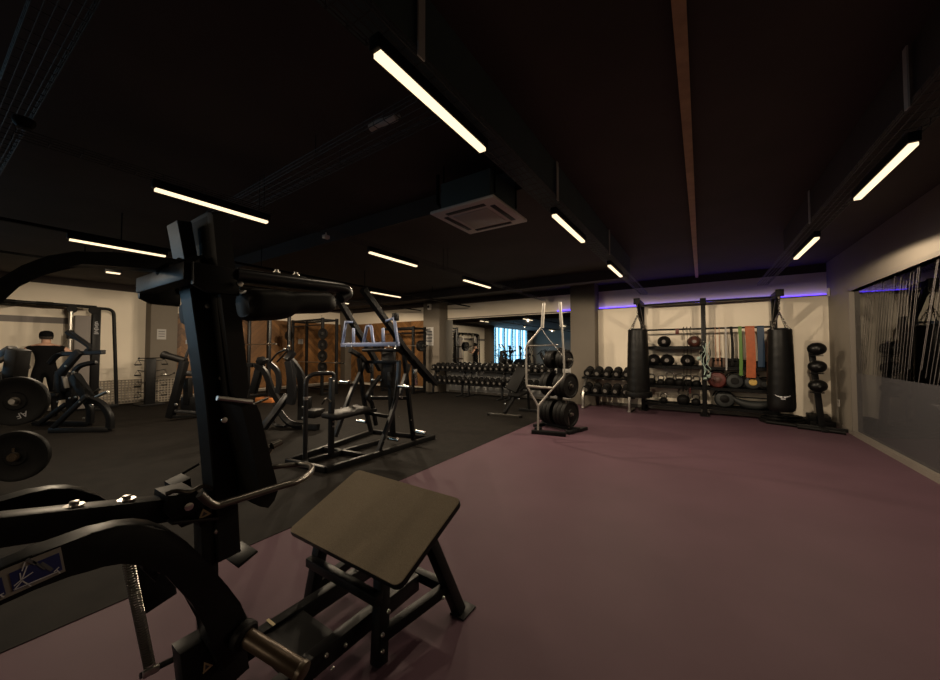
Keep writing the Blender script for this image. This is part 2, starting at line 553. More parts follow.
# ---------------------------------------------------------------- ceiling: beams, batten, tracks, lamps, trays
struct('beam_1', MB().bb((-1.27, YF, 2.80), (-1.075, 7.0, ZC)), 'duct')
struct('beam_2', MB().bb((1.0, YF, 2.80), (1.22, 6.6, ZC)), 'ceiling')
struct('beam_3', MB().bb((XL, 2.95, 2.9), (-1.27, 3.0, ZC)).bb((XL, 7.8, 2.9), (-1.27, 8.1, ZC)), 'ceiling')
struct('trim_4', MB().bb((-.095, YF, ZC - .045), (-.035, YB + .06, ZC + .01)), 'tan')

DZL = 1.25
rows = {'A': -.900 * DZL, 'R': .877 * DZL, 'B': -2.83 * DZL, 'C': -4.77 * DZL, 'D': -6.37 * DZL}
rowname = {'A': 'over the edge of the purple floor', 'R': 'beside the right wall', 'B': 'over the squat machine row',
           'C': 'deeper over the black floor', 'D': 'nearest the far left wall'}


def y_on(u, X):
    k = (u - 470.0) / FPX; c, s = math.cos(YAW), math.sin(YAW)
    return -X * (c + k * s) / (s - k * c)


spans = {'A': [(375, 483), (555, 584), (610, 622)], 'R': [(921, 862), (820, 798)],
         'B': [(151, 265), (369, 416), (464, 490)], 'C': [(66, 163), (370, 400)], 'D': [(104, 118), (325.5, 334), (339, 348)]}
lamp_lab = {('A', 0): 'largest lit ceiling bar, nearest the camera over the floor joint',
            ('A', 1): 'lit ceiling bar right of the white ceiling cassette', ('A', 2): 'small lit ceiling bar above the taupe pillar by the dumbbell rack',
            ('R', 0): 'lit ceiling bar close to the beige right wall, above the glass', ('R', 1): 'smaller lit ceiling bar towards the back right corner',
            ('B', 0): 'lit ceiling bar just behind the top of the tall back pad', ('B', 1): 'lit ceiling bar above and left of the mirror pillar',
            ('B', 2): 'small lit ceiling bar above the mirror', ('C', 0): 'long lit ceiling bar left of the squat machine head pad',
            ('C', 1): 'lit ceiling bar behind the long lever of the row machine', ('D', 0): 'tiny lit ceiling bar above the cable machine wall',
            ('D', 1): 'tiny lit ceiling bar left of the row machine lever tips', ('D', 2): 'tiny lit ceiling bar between the row machine lever tips'}
ZLAMP = CAMZ + DZL


LAMPCOL = (1.0, .80, .56)
POW = {'A': (9, 46, 185), 'R': (46, 135), 'B': (16, 70, 180), 'C': (110, 150), 'D': (190, 150, 150)}
TILT = {'A': (0, 4.6), 'R': (3, 4.2), 'B': (-3, 7), 'C': (-9, 4), 'D': (-10, 3)}      # degrees the glow leans towards the walls (x, y)


def lamp(X, y0, y1, label, power=12, tilt=(0, 0)):
    yc = (y0 + y1) / 2
    t = thing('ceiling_light', label, 'ceiling light', (X, yc, ZLAMP), 'warm white linear ceiling lights')
    MB().bb((X - .028, y0 - .02, ZLAMP + .012), (X + .028, y1 + .02, ZLAMP + .075), .004).build('housing', 'black', t)
    MB().bb((X - .021, y0, ZLAMP - .008), (X + .021, y1, ZLAMP + .014)).build('diffuser', 'lamp', t)
    ld = bpy.data.lights.new('lamp_glow', 'SPOT'); ld.energy = power; ld.color = LAMPCOL
    ld.spot_size = R(176); ld.spot_blend = .12; ld.shadow_soft_size = .012
    lo = bpy.data.objects.new('lamp_glow', ld); COL.objects.link(lo); lo.parent = t; lo.location = (0, 0, -.034); lo.rotation_euler = (R(tilt[1]), R(-tilt[0]), 0)
    return t


done = {}
for k, sp in spans.items():
    X = rows[k]; done[k] = []
    for i, (a, b) in enumerate(sp):
        y0, y1 = sorted((y_on(a, X), y_on(b, X)))
        done[k].append((y0, y1)); lamp(X, y0, y1, lamp_lab[(k, i)], POW[k][i], TILT[k])
# the rest of the same rows, behind the camera (seen in the mirror)
REST = {'A': (-5.7, -8.0), 'B': (-4.9, -7.4), 'C': (-5.6, -8.0), 'D': (-2.6,)}
for k, ys in REST.items():
    for i, y in enumerate(ys):
        lamp(rows[k], y - .45, y + .45, 'lit ceiling bar %s, %s of those behind the camera' % (rowname[k], ORD[i]), 70)

# slim tracks that carry the two far rows of lamps
trk = {'C': (YF + .5, 9.0), 'D': (YF + .5, 9.0)}
tl = {'C': 'black light track above the middle of the black floor', 'D': 'black light track closest to the wood panelled wall'}
for k, (a, b) in trk.items():
    X = rows[k]
    t = thing('light_track', tl[k], 'light track', (X, (a + b) / 2, ZLAMP + .1), 'light tracks under the ceiling')
    MB().bb((X - .022, a, ZLAMP + .076), (X + .022, b, ZLAMP + .11)).build('rail', 'matt', t)
    for y in (1.2, 2.85, 4.95, 7.2): MB().cyl((X, y, ZLAMP + .1), (X, y, ZC), .006, seg=8).build('hanger', 'matt', t)


def tray(p0, p1, w, h, label, pitch=.1, rails=5, r=.0032, m='traymet', n_side=2, rods=True, straps=()):
    """wire basket tray: long wires + cross wires welded into one basket"""
    p0, p1 = V(p0), V(p1); d = (p1 - p0).normalized(); s = d.cross(V((0, 0, 1))).normalized(); L = (p1 - p0).length
    t = thing('cable_tray', label, 'cable tray', (p0 + p1) / 2, 'wire cable trays under the ceiling')
    mb = MB()
    for k in range(rails):
        o = s * (-w / 2 + w * k / (rails - 1)); mb.cyl(p0 + o, p1 + o, r, seg=6)
    for k in range(1, n_side + 1):
        for sg in (-1, 1): mb.cyl(p0 + s * sg * w / 2 + V((0, 0, h * k / n_side)), p1 + s * sg * w / 2 + V((0, 0, h * k / n_side)), r, seg=6)
    n = int(L / pitch)
    for i in range(n + 1):
        c = p0 + d * (L * i / n)
        mb.tube([c - s * w / 2 + V((0, 0, h)), c - s * w / 2, c + s * w / 2, c + s * w / 2 + V((0, 0, h))], r * .9, 5)
    mb.build('basket_mesh', m, t)
    k = max(2, int(L / 2.2)) if rods else 0
    for i in range(k):
        c = p0 + d * (L * (i + .5) / k)
        for sg in (-1, 1): MB().cyl(c + s * sg * w / 2 + V((0, 0, h * .5)), V((c.x + s.x * sg * w / 2, c.y + s.y * sg * w / 2, ZC)), .004, seg=6).build('drop_rod', m, t)
    for (x, y) in straps:
        MB().bb((x - .004, y, p0.z), (x + .004, y + .045, ZC - .02)).build('hanger_strap', 'strap', t)
    return t


tray((-.15, .34, 2.93), (-6.0, .14, 2.93), .16, .05, 'broad dark wire cable tray crossing the ceiling at the top left', rails=6)
tray((-1.42, 1.68, 2.92), (-5.8, 1.78, 2.92), .22, .06, 'dark wire cable tray running across to the largest ceiling bar', rails=5)
XA, XR_ = rows['A'], rows['R']
tray((XA - .01, -2.0, ZLAMP + .085), (XA - .01, 9.3, ZLAMP + .085), .15, .04, 'dark wire cable tray right above the largest ceiling bar', rods=False, straps=[(XA + .075, y) for y in (1.16, 2.98, 5.1)])
tray((XR_ - .03, -2.0, ZLAMP + .085), (XR_ - .03, 9.3, ZLAMP + .085), .17, .04, 'dark wire cable tray above the lights near the right wall', rods=False, straps=[(XR_ - .125, y) for y in (2.9, 5.0)])
tray((rows['B'], .22, ZLAMP + .085), (rows['B'], 9.0, ZLAMP + .085), .09, .035, 'narrow wire cable tray above the lights behind the head pad', rails=3, pitch=.14)
tray((-.62, .48, 2.99), (-.62, 1.02, 2.99), .14, .04, 'short wire tray dropping into an L corner at the top middle', rails=4)
tray((-.72, 1.10, 2.98), (-.97, 1.14, 2.98), .14, .04, 'short wire tray stub, the other leg of the ceiling L corner', rails=4)
# small junction pieces on the trays
t = thing('smoke_detector', 'small black round detector under the crossing of two cable trays', 'detector', hz(24, 124, 2.84))
c = hz(24, 124, 2.84); MB().lathe([(.0, -.03), (.03, -.025), (.045, -.005), (.05, .01), (.05, .03), (0, .03)], c).build('body', 'matt', t)
MB().lathe([(.0, -.036), (.012, -.03), (.014, -.02), (0, -.02)], c).build('sensor', 'grille', t)
c = hz(383, 123, 3.0); t = thing('pipe_lagging', 'pale lagged pipe stub lying on the ceiling cable tray', 'pipe', c)
MB().tube(smooth_path([c + V((-.12, -.01, 0)), c + V((-.04, 0, .012)), c + V((.05, .0, -.002)), c + V((.12, .01, .004))]), .026, 12).build('lagging', 'white', t)
MB().cyl(c + V((.115, .01, .004)), c + V((.16, .014, .004)), .013, seg=10).build('pipe_end', 'steel', t)
c = hx(326, 237, rows['B'])
t = thing('track_sensor', 'small white sensor under the cable tray beyond the head pad', 'sensor', c)
MB().box(c, (.05, .07, .04), None, .006).build('body', 'white', t); MB().cyl(c + V((0, 0, .015)), V((c.x, c.y, c.z + .05)), .008, seg=8).build('stem', 'white', t)

# ceiling cassette
cz = CAMZ + 1.22; cx, cy = hz(480, 218.5, cz).xy; h = .33
ac = thing('ceiling_cassette', 'square white air conditioning cassette hanging under the black ceiling', 'air conditioner', (cx, cy, cz))
mb = MB().box((cx, cy, cz + .015), (2 * h, 2 * h, .03), None, .012); mb.build('panel', 'white', ac)
MB().box((cx, cy, cz - .002), (.36, .36, .012), None, .005).build('grille', 'offwhite', ac)
for dx, dy, sx, sy in ((0, -.245, .40, .045), (0, .245, .40, .045), (-.245, 0, .045, .40), (.245, 0, .045, .40)):
    MB().box((cx + dx, cy + dy, cz - .001), (sx, sy, .008), None, .002).build('air_slot', 'grille', ac)
MB().box((cx, cy, cz + .16), (.52, .52, .26), None, .01).build('casing', 'duct', ac)
for sx, sy in ((-1, -1), (1, -1), (-1, 1), (1, 1)): MB().cyl((cx + sx * .27, cy + sy * .2, cz + .1), (cx + sx * .27, cy + sy * .2, ZC), .007, seg=8).build('hanger_rod', 'matt', ac)
MB().tube(fillet([(cx - .27, cy - .1, cz + .16), (cx - .42, cy - .1, cz + .16), (cx - .42, cy - .1, ZC)], .06), .018, 10).build('pipe', 'matt', ac)
MB().box((cx - .31, cy - .1, cz + .16), (.07, .06, .1), None, .01).build('pump_box', 'white', ac)

# small wall fittings
def sign(u0, v0, u1, v1, plane, val, name, label, cat, lines=3):
    f = hx if plane == 'x' else hy
    a, b = f(u0, v0, val), f(u1, v1, val)
    t = thing(name, label, cat, ((a + b) / 2))
    nv = V((.006, 0, 0)) if plane == 'x' else V((0, -.006, 0))
    lo = V((min(a.x, b.x), min(a.y, b.y), min(a.z, b.z))); hi = V((max(a.x, b.x), max(a.y, b.y), max(a.z, b.z)))
    MB().bb(lo - nv * .0, hi + nv).build('sheet', 'paper', t)
    mb = MB(); H = hi.z - lo.z
    for k in range(lines):
        z = hi.z - H * (.2 + .7 * k / lines); e = .16
        l2, h2 = lo.lerp(hi, e), lo.lerp(hi, 1 - e)
        if plane == 'x': mb.bb((lo.x + .006, l2.y, z - H * .07), (lo.x + .0075, h2.y, z))
        else: mb.bb((l2.x, lo.y - .0075, z - H * .07), (h2.x, lo.y - .006, z))
    mb.build('printed_lines', 'ink', t)
    return t


sign(425.5, 327.5, 433.5, 345.5, 'y', 9.079, 'wall_notice', 'white printed notice on the taupe pillar left of the mirror', 'notice', 4)
sign(157, 329, 166, 339.5, 'x', XL + .421, 'wall_notice', 'framed white notice on the taupe pillar at the left wall', 'notice', 3)
sign(298, 339, 303, 344, 'x', XL + .061, 'wall_notice', 'small square white notice on the chevron wood panelling', 'notice', 2)
c = hy(430, 307, 9.07); t = thing('wall_speaker', 'small pale speaker high on the taupe pillar left of the mirror', 'speaker', c)
MB().box(c + V((0, -.03, 0)), (.12, .1, .2), None, .02).build('cabinet', 'white', t)
MB().lathe([(0, 0), (.045, 0), (.045, .012), (.03, .012), (0, .002)], c + V((0, -.081, 0)), (0, -1, 0), 16).build('driver', 'grille', t)
c = hx(839, 403, XR); t = thing('wall_socket', 'white socket low on the beige right wall', 'socket', c)
MB().box(c + V((-.006, 0, 0)), (.012, .085, .13), None, .004).build('plate', 'white', t)
for dz in (-.03, .03): MB().cyl(c + V((-.012, 0, dz)), c + V((-.0135, 0, dz)), .018, seg=14).build('outlet', 'offwhite', t)
c = hx(829.5, 292, XR); t = thing('motion_sensor', 'slim white sensor high in the back right corner', 'sensor', c)
MB().box(c + V((-.015, 0, 0)), (.03, .05, .16), None, .008).build('body', 'white', t)
MB().box(c + V((-.032, 0, -.02)), (.008, .035, .05), None, .003).build('lens', 'offwhite', t)
# low beige mesh screens along the left wall
for i, (y0, y1, lb) in enumerate(((2.15, 2.98, 'low beige mesh screen at the wall foot beside the cable machine'), (3.1, 3.75, 'low beige mesh screen in front of the taupe pillar'))):
    xx = XL + .06 if i == 0 else XL + .47
    t = thing('mesh_screen', lb, 'screen', (xx, (y0 + y1) / 2, 0), 'low mesh screens')
    MB().tube([(xx, y0, .02), (xx, y1, .02), (xx, y1, .62), (xx, y0, .62)], .012, 8, closed=True).build('frame', 'meshpanel', t)
    mb = MB()
    n = int((y1 - y0) / .062)
    for k in range(1, n): mb.bb((xx - .004, y0 + (y1 - y0) * k / n - .011, .02), (xx + .004, y0 + (y1 - y0) * k / n + .011, .62))
    for k in range(1, 9): mb.bb((xx - .0045, y0, .02 + .6 * k / 9 - .011), (xx + .0045, y1, .02 + .6 * k / 9 + .011))
    mb.build('mesh', 'meshpanel', t)
# ================================================================ foreground: plate loaded lever squat machine
# long axis along Y; near frame at XN, centre XM, far frame at XG
XN, XM, XG = -1.25, -1.50, -1.75
sq = thing('squat_machine', 'big black plate loaded lever squat machine in the foreground with tan tilted footplate', 'gym machine', (-1.5, .8, 0))

# --- tilted footplate
Xa, Xb = -1.08, -1.93
n_ = hx(398, 588, Xa); f_ = hx(462, 499, Xa)
dy = (f_ - n_); tilt = math.atan2(dy.z, dy.y); L = dy.length
c = V(((Xa + Xb) / 2, (n_.y + f_.y) / 2, (n_.z + f_.z) / 2))
ux, uy = V((1, 0, 0)), V((0, math.cos(tilt), math.sin(tilt))); un = ux.cross(uy)
def rrect(c, a, b, r, n=6):
    out = []
    for sx, sy, a0 in ((1, 1, 0), (-1, 1, 90), (-1, -1, 180), (1, -1, 270)):
        for k in range(n + 1):
            t = R(a0 + 90 * k / n)
            out.append(c + ux * (sx * (a / 2 - r) + r * math.cos(t)) + uy * (sy * (b / 2 - r) + r * math.sin(t)))
    return out
W = Xa - Xb
fp = MB().prism(rrect(c - un * .028, W, L, .035), un * .024, .003).build('footplate', 'black', sq)
MB().prism(rrect(c - un * .003, W - .006, L - .006, .033), un * .004).build('grip_surface', 'grit', fp)
mb = MB()
o = c - un * .055
for sx in (-.24, .24): mb.bar(o + ux * sx - uy * (L * .42), o + ux * sx + uy * (L * .44), .05, .05, un)
for sy in (-.40, .38): mb.bar(o - ux * .29 + uy * L * sy, o + ux * .29 + uy * L * sy, .05, .045, un)
mb.build('footplate_frame', 'black', sq)
# --- platform stand legs
A = hz(374, 648, 0); Bk = hz(445, 610, 0); 
A = V((-1.24, A.y, 0)); Bk = V((-1.10, 1.56, 0))
lg = {'near_front': (V((-1.22, 1.11, 0)), o + ux * .235 - uy * L * .36), 'near_rear': (Bk, V((-1.20, 1.40, .47))),
      'far_front': (V((-1.76, 1.11, 0)), o - ux * .235 - uy * L * .36), 'far_rear': (V((-1.80, 1.58, 0)), V((-1.73, 1.40, .47)))}
for k, (a, b) in lg.items():
    l = MB().bar(a + V((0, 0, .006)), b, .055, .06, (0, 1, 0)).build('leg', 'black', sq)
    if 'rear' in k: MB().box(a + V((.01, .02, .005)), (.09, .12, .010), None, .003).build('foot_flange', 'black', l)
mb = MB()
mb.bar((-1.76, 1.11, .28), (-1.22, 1.11, .28), .045, .045); mb.bar((-1.22, 1.11, .12), (-1.14, 1.50, .15), .045, .05); mb.bar((-1.76, 1.11, .12), (-1.77, 1.50, .15), .045, .05)
mb.bar((-1.77, 1.50, .15), (-1.14, 1.50, .15), .05, .05)
mb.build('stand_crossbars', 'black', sq)
for p in (V((-1.19, 1.10, .08)), V((-1.19, 1.10, .15)), V((-1.175, 1.12, .245)), V((-1.11, 1.43, .15))):
    MB().lathe([(0, 0), (.009, 0), (.009, .006), (.006, .010), (0, .011)], p + V((0, 0, 0)), (1, 0, 0), 10).build('bolt', 'zinc', sq)
# --- floor rails from the stand back to the pivot frame
for X, nm in ((-1.33, 'near'), (-1.63, 'far')):
    MB().bar((X, -.55, .135), (X, 1.47, .135), .055, .085, bev=.006).build('rail', 'black', sq)
for u, v in ((326, 655), (345, 645), (332, 668)): MB().lathe([(0, 0), (.009, 0), (.009, .006), (.006, .010), (0, .011)], hx(u, v, -1.302), (1, 0, 0), 10).build('bolt', 'zinc', sq)
for y in (.62, .72, .84): MB().bb((-1.66, y, .178), (-1.60, y + .012, .181)).build('rail_mark', 'yellow', sq)
MB().bb((-1.60, .78, .10), (-1.36, .98, .165)).build('step_block', 'black', sq)
for y in (.2, -.5): MB().bar((-1.78, y, .065), (-1.2, y, .065), .07, .07, bev=.006).build('crossmember', 'black', sq)
for p in ((-1.2, .2), (-1.78, .2), (-1.2, -.5), (-1.78, -.5)): MB().lathe([(.05, 0), (.05, .02), (.035, .034), (0, .034)], (p[0], p[1], 0), (0, 0, 1), 16).build('foot', 'rub', sq)

# --- curved near frame, far frame and their sticker
top = [(-60, 600), (-30, 583), (0, 563), (30, 551), (61, 540), (88, 530), (115, 522.5), (135, 520.5), (150, 522), (166, 528), (182, 538), (196, 551), (209, 566), (223, 582), (236, 599), (248, 622), (250, 640)]
bot = [(218, 668), (203, 640), (203, 619), (188, 600), (175, 586), (162, 571.7), (150, 562), (138.6, 557.5), (120, 556), (101, 559), (84, 564), (67.6, 571.6), (34, 584), (0, 599), (-30, 614), (-60, 630)]
poly = [hx(u, v, XN) for u, v in top + bot]
nf = MB().prism([p - V((.032, 0, 0)) for p in poly], (.064, 0, 0), .008).build('curved_frame', 'black', sq)
off = V((XG - XN, -.05, 0))
MB().prism([p - V((.032, 0, 0)) + off for p in poly], (.064, 0, 0), .008).build('curved_frame', 'black', sq)
# sticker on the near frame
XS = XN + .0325
def quad(px, X, t=.0012): return MB().prism([hx(u, v, X) for u, v in px], (t, 0, 0))
st = quad([(-62, 601), (5.5, 568.6), (60.6, 546.8), (65.5, 571), (10, 596), (-60, 628)], XS).build('instruction_sticker', 'signgrey', sq)
quad([(9, 573.5), (59, 552.5), (62.5, 569.5), (13, 591.5)], XS + .0013).build('sticker_panel', 'bluesign', st)
quad([(-55, 604), (1.5, 577), (6, 594), (-53, 622)], XS + .0013).build('sticker_panel', 'bluesign', st)
def line(mb, a, b, t, X):
    a, b = hx(*a, X), hx(*b, X); d = (b - a).normalized(); n = V((1, 0, 0)).cross(d) * t
    mb.prism([a - n, b - n, b + n, a + n], (.0008, 0, 0))
mb = MB()
for a, b in (((14, 590), (59, 571)), ((14, 590), (21, 582)), ((21, 582), (27, 566)), ((21, 580), (33, 572)), ((21, 580), (14, 586)), ((21, 580), (31, 586)), ((20, 573), (21, 580)),
             ((22, 571), (25, 562)), ((57, 570), (60, 573)), ((-10, 600), (4, 593)), ((-2, 594), (4, 597)), ((59, 567), (54, 572))):
    line(mb, a, b, .0009, XS + .0026)
mb.build('printed_drawing', 'signwhite', st)
mb = MB()
line(mb, (27, 559), (36, 564), .0026, XS + .0026); line(mb, (41, 563), (52, 570), .0030, XS + .0026); line(mb, (33, 561), (45, 569), .0018, XS + .0026)
mb.build('printed_figure', 'ink', st)
# --- straight lever with two bolts, pivot brackets
a, b = hx(-60, 537, XM), hx(205, 503, XM)
lv = MB().bar(a, b, .07, .075, bev=.006).build('lower_lever', 'black', sq)
for u, v in ((74, 505), (126.5, 499)):
    p = hx(u, v + 1, XM); MB().lathe([(0, 0), (.022, 0), (.022, .004), (.010, .004), (.010, .014), (0, .016)], p, (0, 0, 1), 14).build('bolt', 'zinc', lv)
p = hx(187, 505, XM + .05)
MB().prism([hx(u, v, XM + .065) for u, v in ((168, 497), (196, 490), (206, 500), (203, 520), (182, 528), (166, 514))], (-.13, 0, 0), .004).build('pivot_bracket', 'black', sq)
MB().lathe([(0, 0), (.013, 0), (.013, .01), (0, .012)], hx(188, 506, XM + .066), (1, 0, 0), 12).build('bolt', 'chrome', sq)
MB().bar(hx(163, 517, XM), hx(209, 513, XM), .16, .012).build('pivot_plate', 'satin', sq)
def tri(px, X):
    t = MB().prism([hx(u, v, X) for u, v in px], (.001, 0, 0)).build('warning_sticker', 'yellow', sq)
    cx = sum(q[0] for q in px) / 3; cy = sum(q[1] for q in px) / 3
    MB().prism([hx(cx + (u - cx) * .45, cy + (v - cy) * .45, X + .0012) for u, v in px], (.0006, 0, 0)).build('warning_mark', 'ink', t)
MB().prism([hx(u, v, XM + .07) for u, v in ((196, 512), (212, 508), (213, 516), (200, 528))], (-.14, 0, 0), .003).build('pivot_lug', 'black', sq)
tri(((198.5, 520), (203, 508.5), (211.5, 513.5)), XM + .0715)
MB().bar(hx(205, 512, XM), hx(209, 652, XM), .07, .05, (0, 1, 0)).build('pivot_post', 'black', sq)
for (u, v) in ((216, 531), (220, 547)): MB().lathe([(0, 0), (.008, 0), (.008, .008), (0, .010)], hx(u, v, XM + .04), (1, 0, 0), 10).build('bolt', 'zinc', sq)
# small dark pedal behind the pivot
pd = MB().prism([hx(u, v, XG) for u, v in ((164, 481), (181, 473), (183, 489), (165, 492))], (.10, 0, 0), .003).build('stop_pedal', 'rub', sq)
MB().tube([hx(182, 474, XG), hx(199, 464, XG)], .005, 8).build('pedal_rod', 'satin', pd)
MB().tube(smooth_path([hx(166, 494, XM + .05), hx(176, 491, XM + .06), hx(190, 492, XM + .06), hx(203, 486, XM + .05), hx(212, 489, XM + .05)]), .007, 8).build('guard_rod', 'handle', sq)

# --- back post, two pads
XP = XM + .05
pt = [hx(u, v, XP) for u, v in ((203, 288), (216, 381), (221, 430), (226, 490), (230, 557))]
pt = [p - V((.05, 0, 0)) for p in pt]
post = MB().ribbon(smooth_path(pt, 3), .10, .075, up=(0, 1, 0), c=.1).build('back_post', 'black', sq)
for (u, v) in ((207, 306), (221, 378), (224, 420)): MB().lathe([(0, 0), (.008, 0), (.008, .006), (0, .008)], hx(u, v, XP), (1, 0, 0), 10).build('bolt', 'zinc', post)
MB().ribbon([hx(184.5, 221, XP) - V((.05, 0, 0)), hx(193, 268, XP) - V((.05, 0, 0)), hx(203, 300, XP) - V((.05, 0, 0))], .10, .040, up=(0, 1, 0), c=.1).build('post_top', 'black', sq)
MB().bar(hx(230, 562, XM - .0), hx(250, 546, XM - .0), .13, .010).build('carriage_foot', 'black', sq)


def pad(back, front, X0, X1, name, rb=.03):
    """upholstered pad: near side outline in its own plane, swept across its width with softened ends"""
    base = [hx(u, v, X1) for u, v in back + front[::-1]]
    cen = sum(base, V((0, 0, 0))) / len(base)
    mb = MB(); rings = []; m = len(base)
    for x, s_ in ((X0, .80), (X0 + rb * .3, .93), (X0 + rb, 1.0), (X1 - rb, 1.0), (X1 - rb * .3, .97), (X1, .90)):
        rings.append([mb.bm.verts.new(V((x, cen.y + (p.y - cen.y) * s_, cen.z + (p.z - cen.z) * (1 - (1 - s_) * .22)))) for p in base])
    for A_, B_ in zip(rings, rings[1:]):
        for k in range(m): mb.bm.faces.new((A_[k], A_[(k + 1) % m], B_[(k + 1) % m], B_[k]))
    mb.bm.faces.new(rings[0][::-1]); mb.bm.faces.new(rings[-1])
    return mb.build(name, 'vinylpad', sq, ang=40)


pad([(210, 211), (217, 275), (226, 340), (233, 392), (236, 399)], [(224, 210), (229, 216), (235, 265), (241, 305), (246, 345), (251, 390), (249, 399)], XM - .126, XM + .126, 'head_pad')
MB().prism([hx(u, v, XM + .10) for u, v in ((207, 216), (211, 214), (233, 396), (228, 398))], (-.20, 0, 0), .002).build('pad_board', 'matt', sq)
pad([(239, 406), (246, 430), (254, 462), (259, 487), (259, 500), (262, 508)], [(247, 402), (256, 404), (260, 412), (265, 432), (271, 455), (278, 480), (280, 490), (276, 501), (269, 509)], XM - .2, XM + .2, 'lower_back_pad', .06)
MB().tube([hx(217, 398, XM + .21), hx(252, 402, XM + .21)], .008, 8).build('pad_edge_highlight', 'steel', sq)  # bright steel strip drawn as the lit top edge of the lower pad
MB().lathe([(0, 0), (.009, 0), (.009, .004), (0, .006)], hx(224, 420, XM + .2), (1, 0, 0), 10).build('bolt', 'zinc', sq)
kn = MB().tube([hx(268, 452, XM + .12), hx(272, 446, XM + .15)], .012, 12).build('pull_pin', 'chrome', sq)
MB().cyl(hx(272, 446, XM + .15), hx(281, 442, XM + .15), .014, .012, 14).build('pin_knob', 'handle', kn)
# U shaped hand rail around the lower pad
xa, xb = XN + .03, XM - .12
hp = [hx(200, 494, xa), hx(209, 502, xa), hx(216, 505, xa), hx(226, 503, xa), hx(276, 487.5, xa), hx(298, 481, xa), hx(310, 473, xa - .05), hx(311, 466.5, xa - .15), hx(300, 464.5, xb + .06), hx(277, 466.5, xb + .03), hx(262, 470, xb)]
MB().tube(smooth_path(hp, 5), .0115, 10).build('hand_rail', 'handle', sq)

# --- lever head: crossbar, shoulder arms and shoulder pads, big curved top lever
zc = .0
ca, cb = hx(193, 271.5, -1.25), hx(143, 283.5, -1.66)
ca = V((-1.25, .408, 1.4 + .2325)); cb = V((-1.70, .408, 1.4 + .2325))
MB().bar(ca, cb, .05, .055, bev=.004).build('lever_crossbar', 'black', sq)
for X, nm in ((-1.24, 'near'), (-1.74, 'far')):
    dX = X + 1.24
    a_, b_ = hx(192, 269, -1.24) + V((dX, 0, 0)), hx(345, 293, -1.24) + V((dX, 0, 0))
    plate = [V((X, hx(u, v, -1.24).y, hx(u, v, -1.24).z)) for u, v in ((192, 262), (238, 270), (238, 296), (206, 292), (192, 284))]
    arm = MB().prism([p - V((.012, 0, 0)) for p in plate], (.024, 0, 0), .003).build('shoulder_arm', 'black', sq)
    h1 = [hx(236, 275, -1.24), hx(300, 283, -1.24), hx(336, 287.5, -1.24), hx(345, 290, -1.24), hx(347, 294, -1.24), hx(340, 298, -1.24)]
    MB().tube(smooth_path([p + V((dX, 0, 0)) for p in h1], 5), .0235, 12).build('shoulder_grip', 'satin', sq)
    MB().bar(hx(235, 271, -1.24) + V((dX, 0, 0)), hx(304, 278.5, -1.24) + V((dX, 0, 0)), .035, .012).build('pad_rail', 'black', sq)
    for u, v in ((276.5, 273), (296, 275.5)):
        MB().lathe([(0, 0), (.012, 0), (.012, .004), (.007, .004), (.007, .012), (0, .014)], hx(u, v, -1.24) + V((dX, 0, 0)), (0, 0, 1), 12).build('bolt', 'zinc', arm)
    # shoulder pad: a fat roll, squarish section
    p0, p1 = hx(242, 303, -1.24) + V((dX, 0, 0)), hx(329, 303, -1.24) + V((dX, 0, 0))
    d_ = p1 - p0; N = 16; prof = []
    mbp = MB(); path = [p0 + d_ * (k / N) for k in range(N + 1)]
    pr = []
    for k in range(20):
        t = 2 * math.pi * k / 20; cx_, sy_ = math.cos(t), math.sin(t)
        pr.append((math.copysign(abs(cx_) ** .6, cx_) * .062, math.copysign(abs(sy_) ** .6, sy_) * .040))
    rings = []
    for k in range(N + 1):
        t = k / N; e = min(t, 1 - t) / .10; s_ = 1 if e >= 1 else .72 + .28 * (1 - (1 - e) ** 2) ** .5
        drop = (.016 if t < .45 else 0)
        sdv, uv, _ = basis(d_)
        rings.append([mbp.bm.verts.new(path[k] + sdv * a * s_ + uv * (b * s_ * (1.30 if t < .35 else 1.30 - .30 * min(1, (t - .35) / .15))) - uv * drop * .5) for a, b in pr])
    for A_, B_ in zip(rings, rings[1:]):
        for k in range(20): mbp.bm.faces.new((A_[k], A_[(k + 1) % 20], B_[(k + 1) % 20], B_[k]))
    mbp.bm.faces.new(rings[0][::-1]); mbp.bm.faces.new(rings[-1])
    mbp.build('shoulder_pad', 'vinylpad', sq, ang=50)
    MB().tube([hx(240, 288, -1.24) + V((dX, 0, 0)), hx(322, 296, -1.24) + V((dX, 0, 0))], .006, 8).build('pad_rod', 'handle', sq)
MB().lathe([(0, 0), (.009, 0), (.009, .01), (0, .012)], hx(239, 284, -1.215), (1, 0, 0), 12).build('bolt', 'chrome', sq)
# little pull lever beyond the shoulder grip
MB().tube(smooth_path([hx(322, 295, -1.3), hx(329, 299, -1.3), hx(334, 295, -1.3), hx(341, 294, -1.3)]), .004, 8).build('release_wire', 'handle', sq)
# curved top lever
tl_top = [(190, 262), (150, 257.5), (110, 253.5), (75, 252.5), (45, 257), (20, 267), (0, 279), (-30, 300), (-60, 330)]
tl_bot = [(-60, 372), (-30, 336), (0, 304), (20, 286), (40, 272), (62, 266), (80, 265.5), (120, 268), (160, 271), (188, 275)]
XT = -1.46
pl = [hx(u, v, XT) for u, v in tl_top + tl_bot]
MB().prism([p - V((.032, 0, 0)) for p in pl], (.064, 0, 0), .008).build('top_lever', 'black', sq)
MB().bar(ca + V((-.18, -.0, .0)), hx(196, 262, XT), .10, .05).build('lever_clamp', 'black', sq)
MB().lathe([(.02, 0), (.022, .012), (.012, .03), (0, .032)], hx(176, 269, XT + .03), (1, 0, 0), 12).build('bolt', 'zinc', sq)

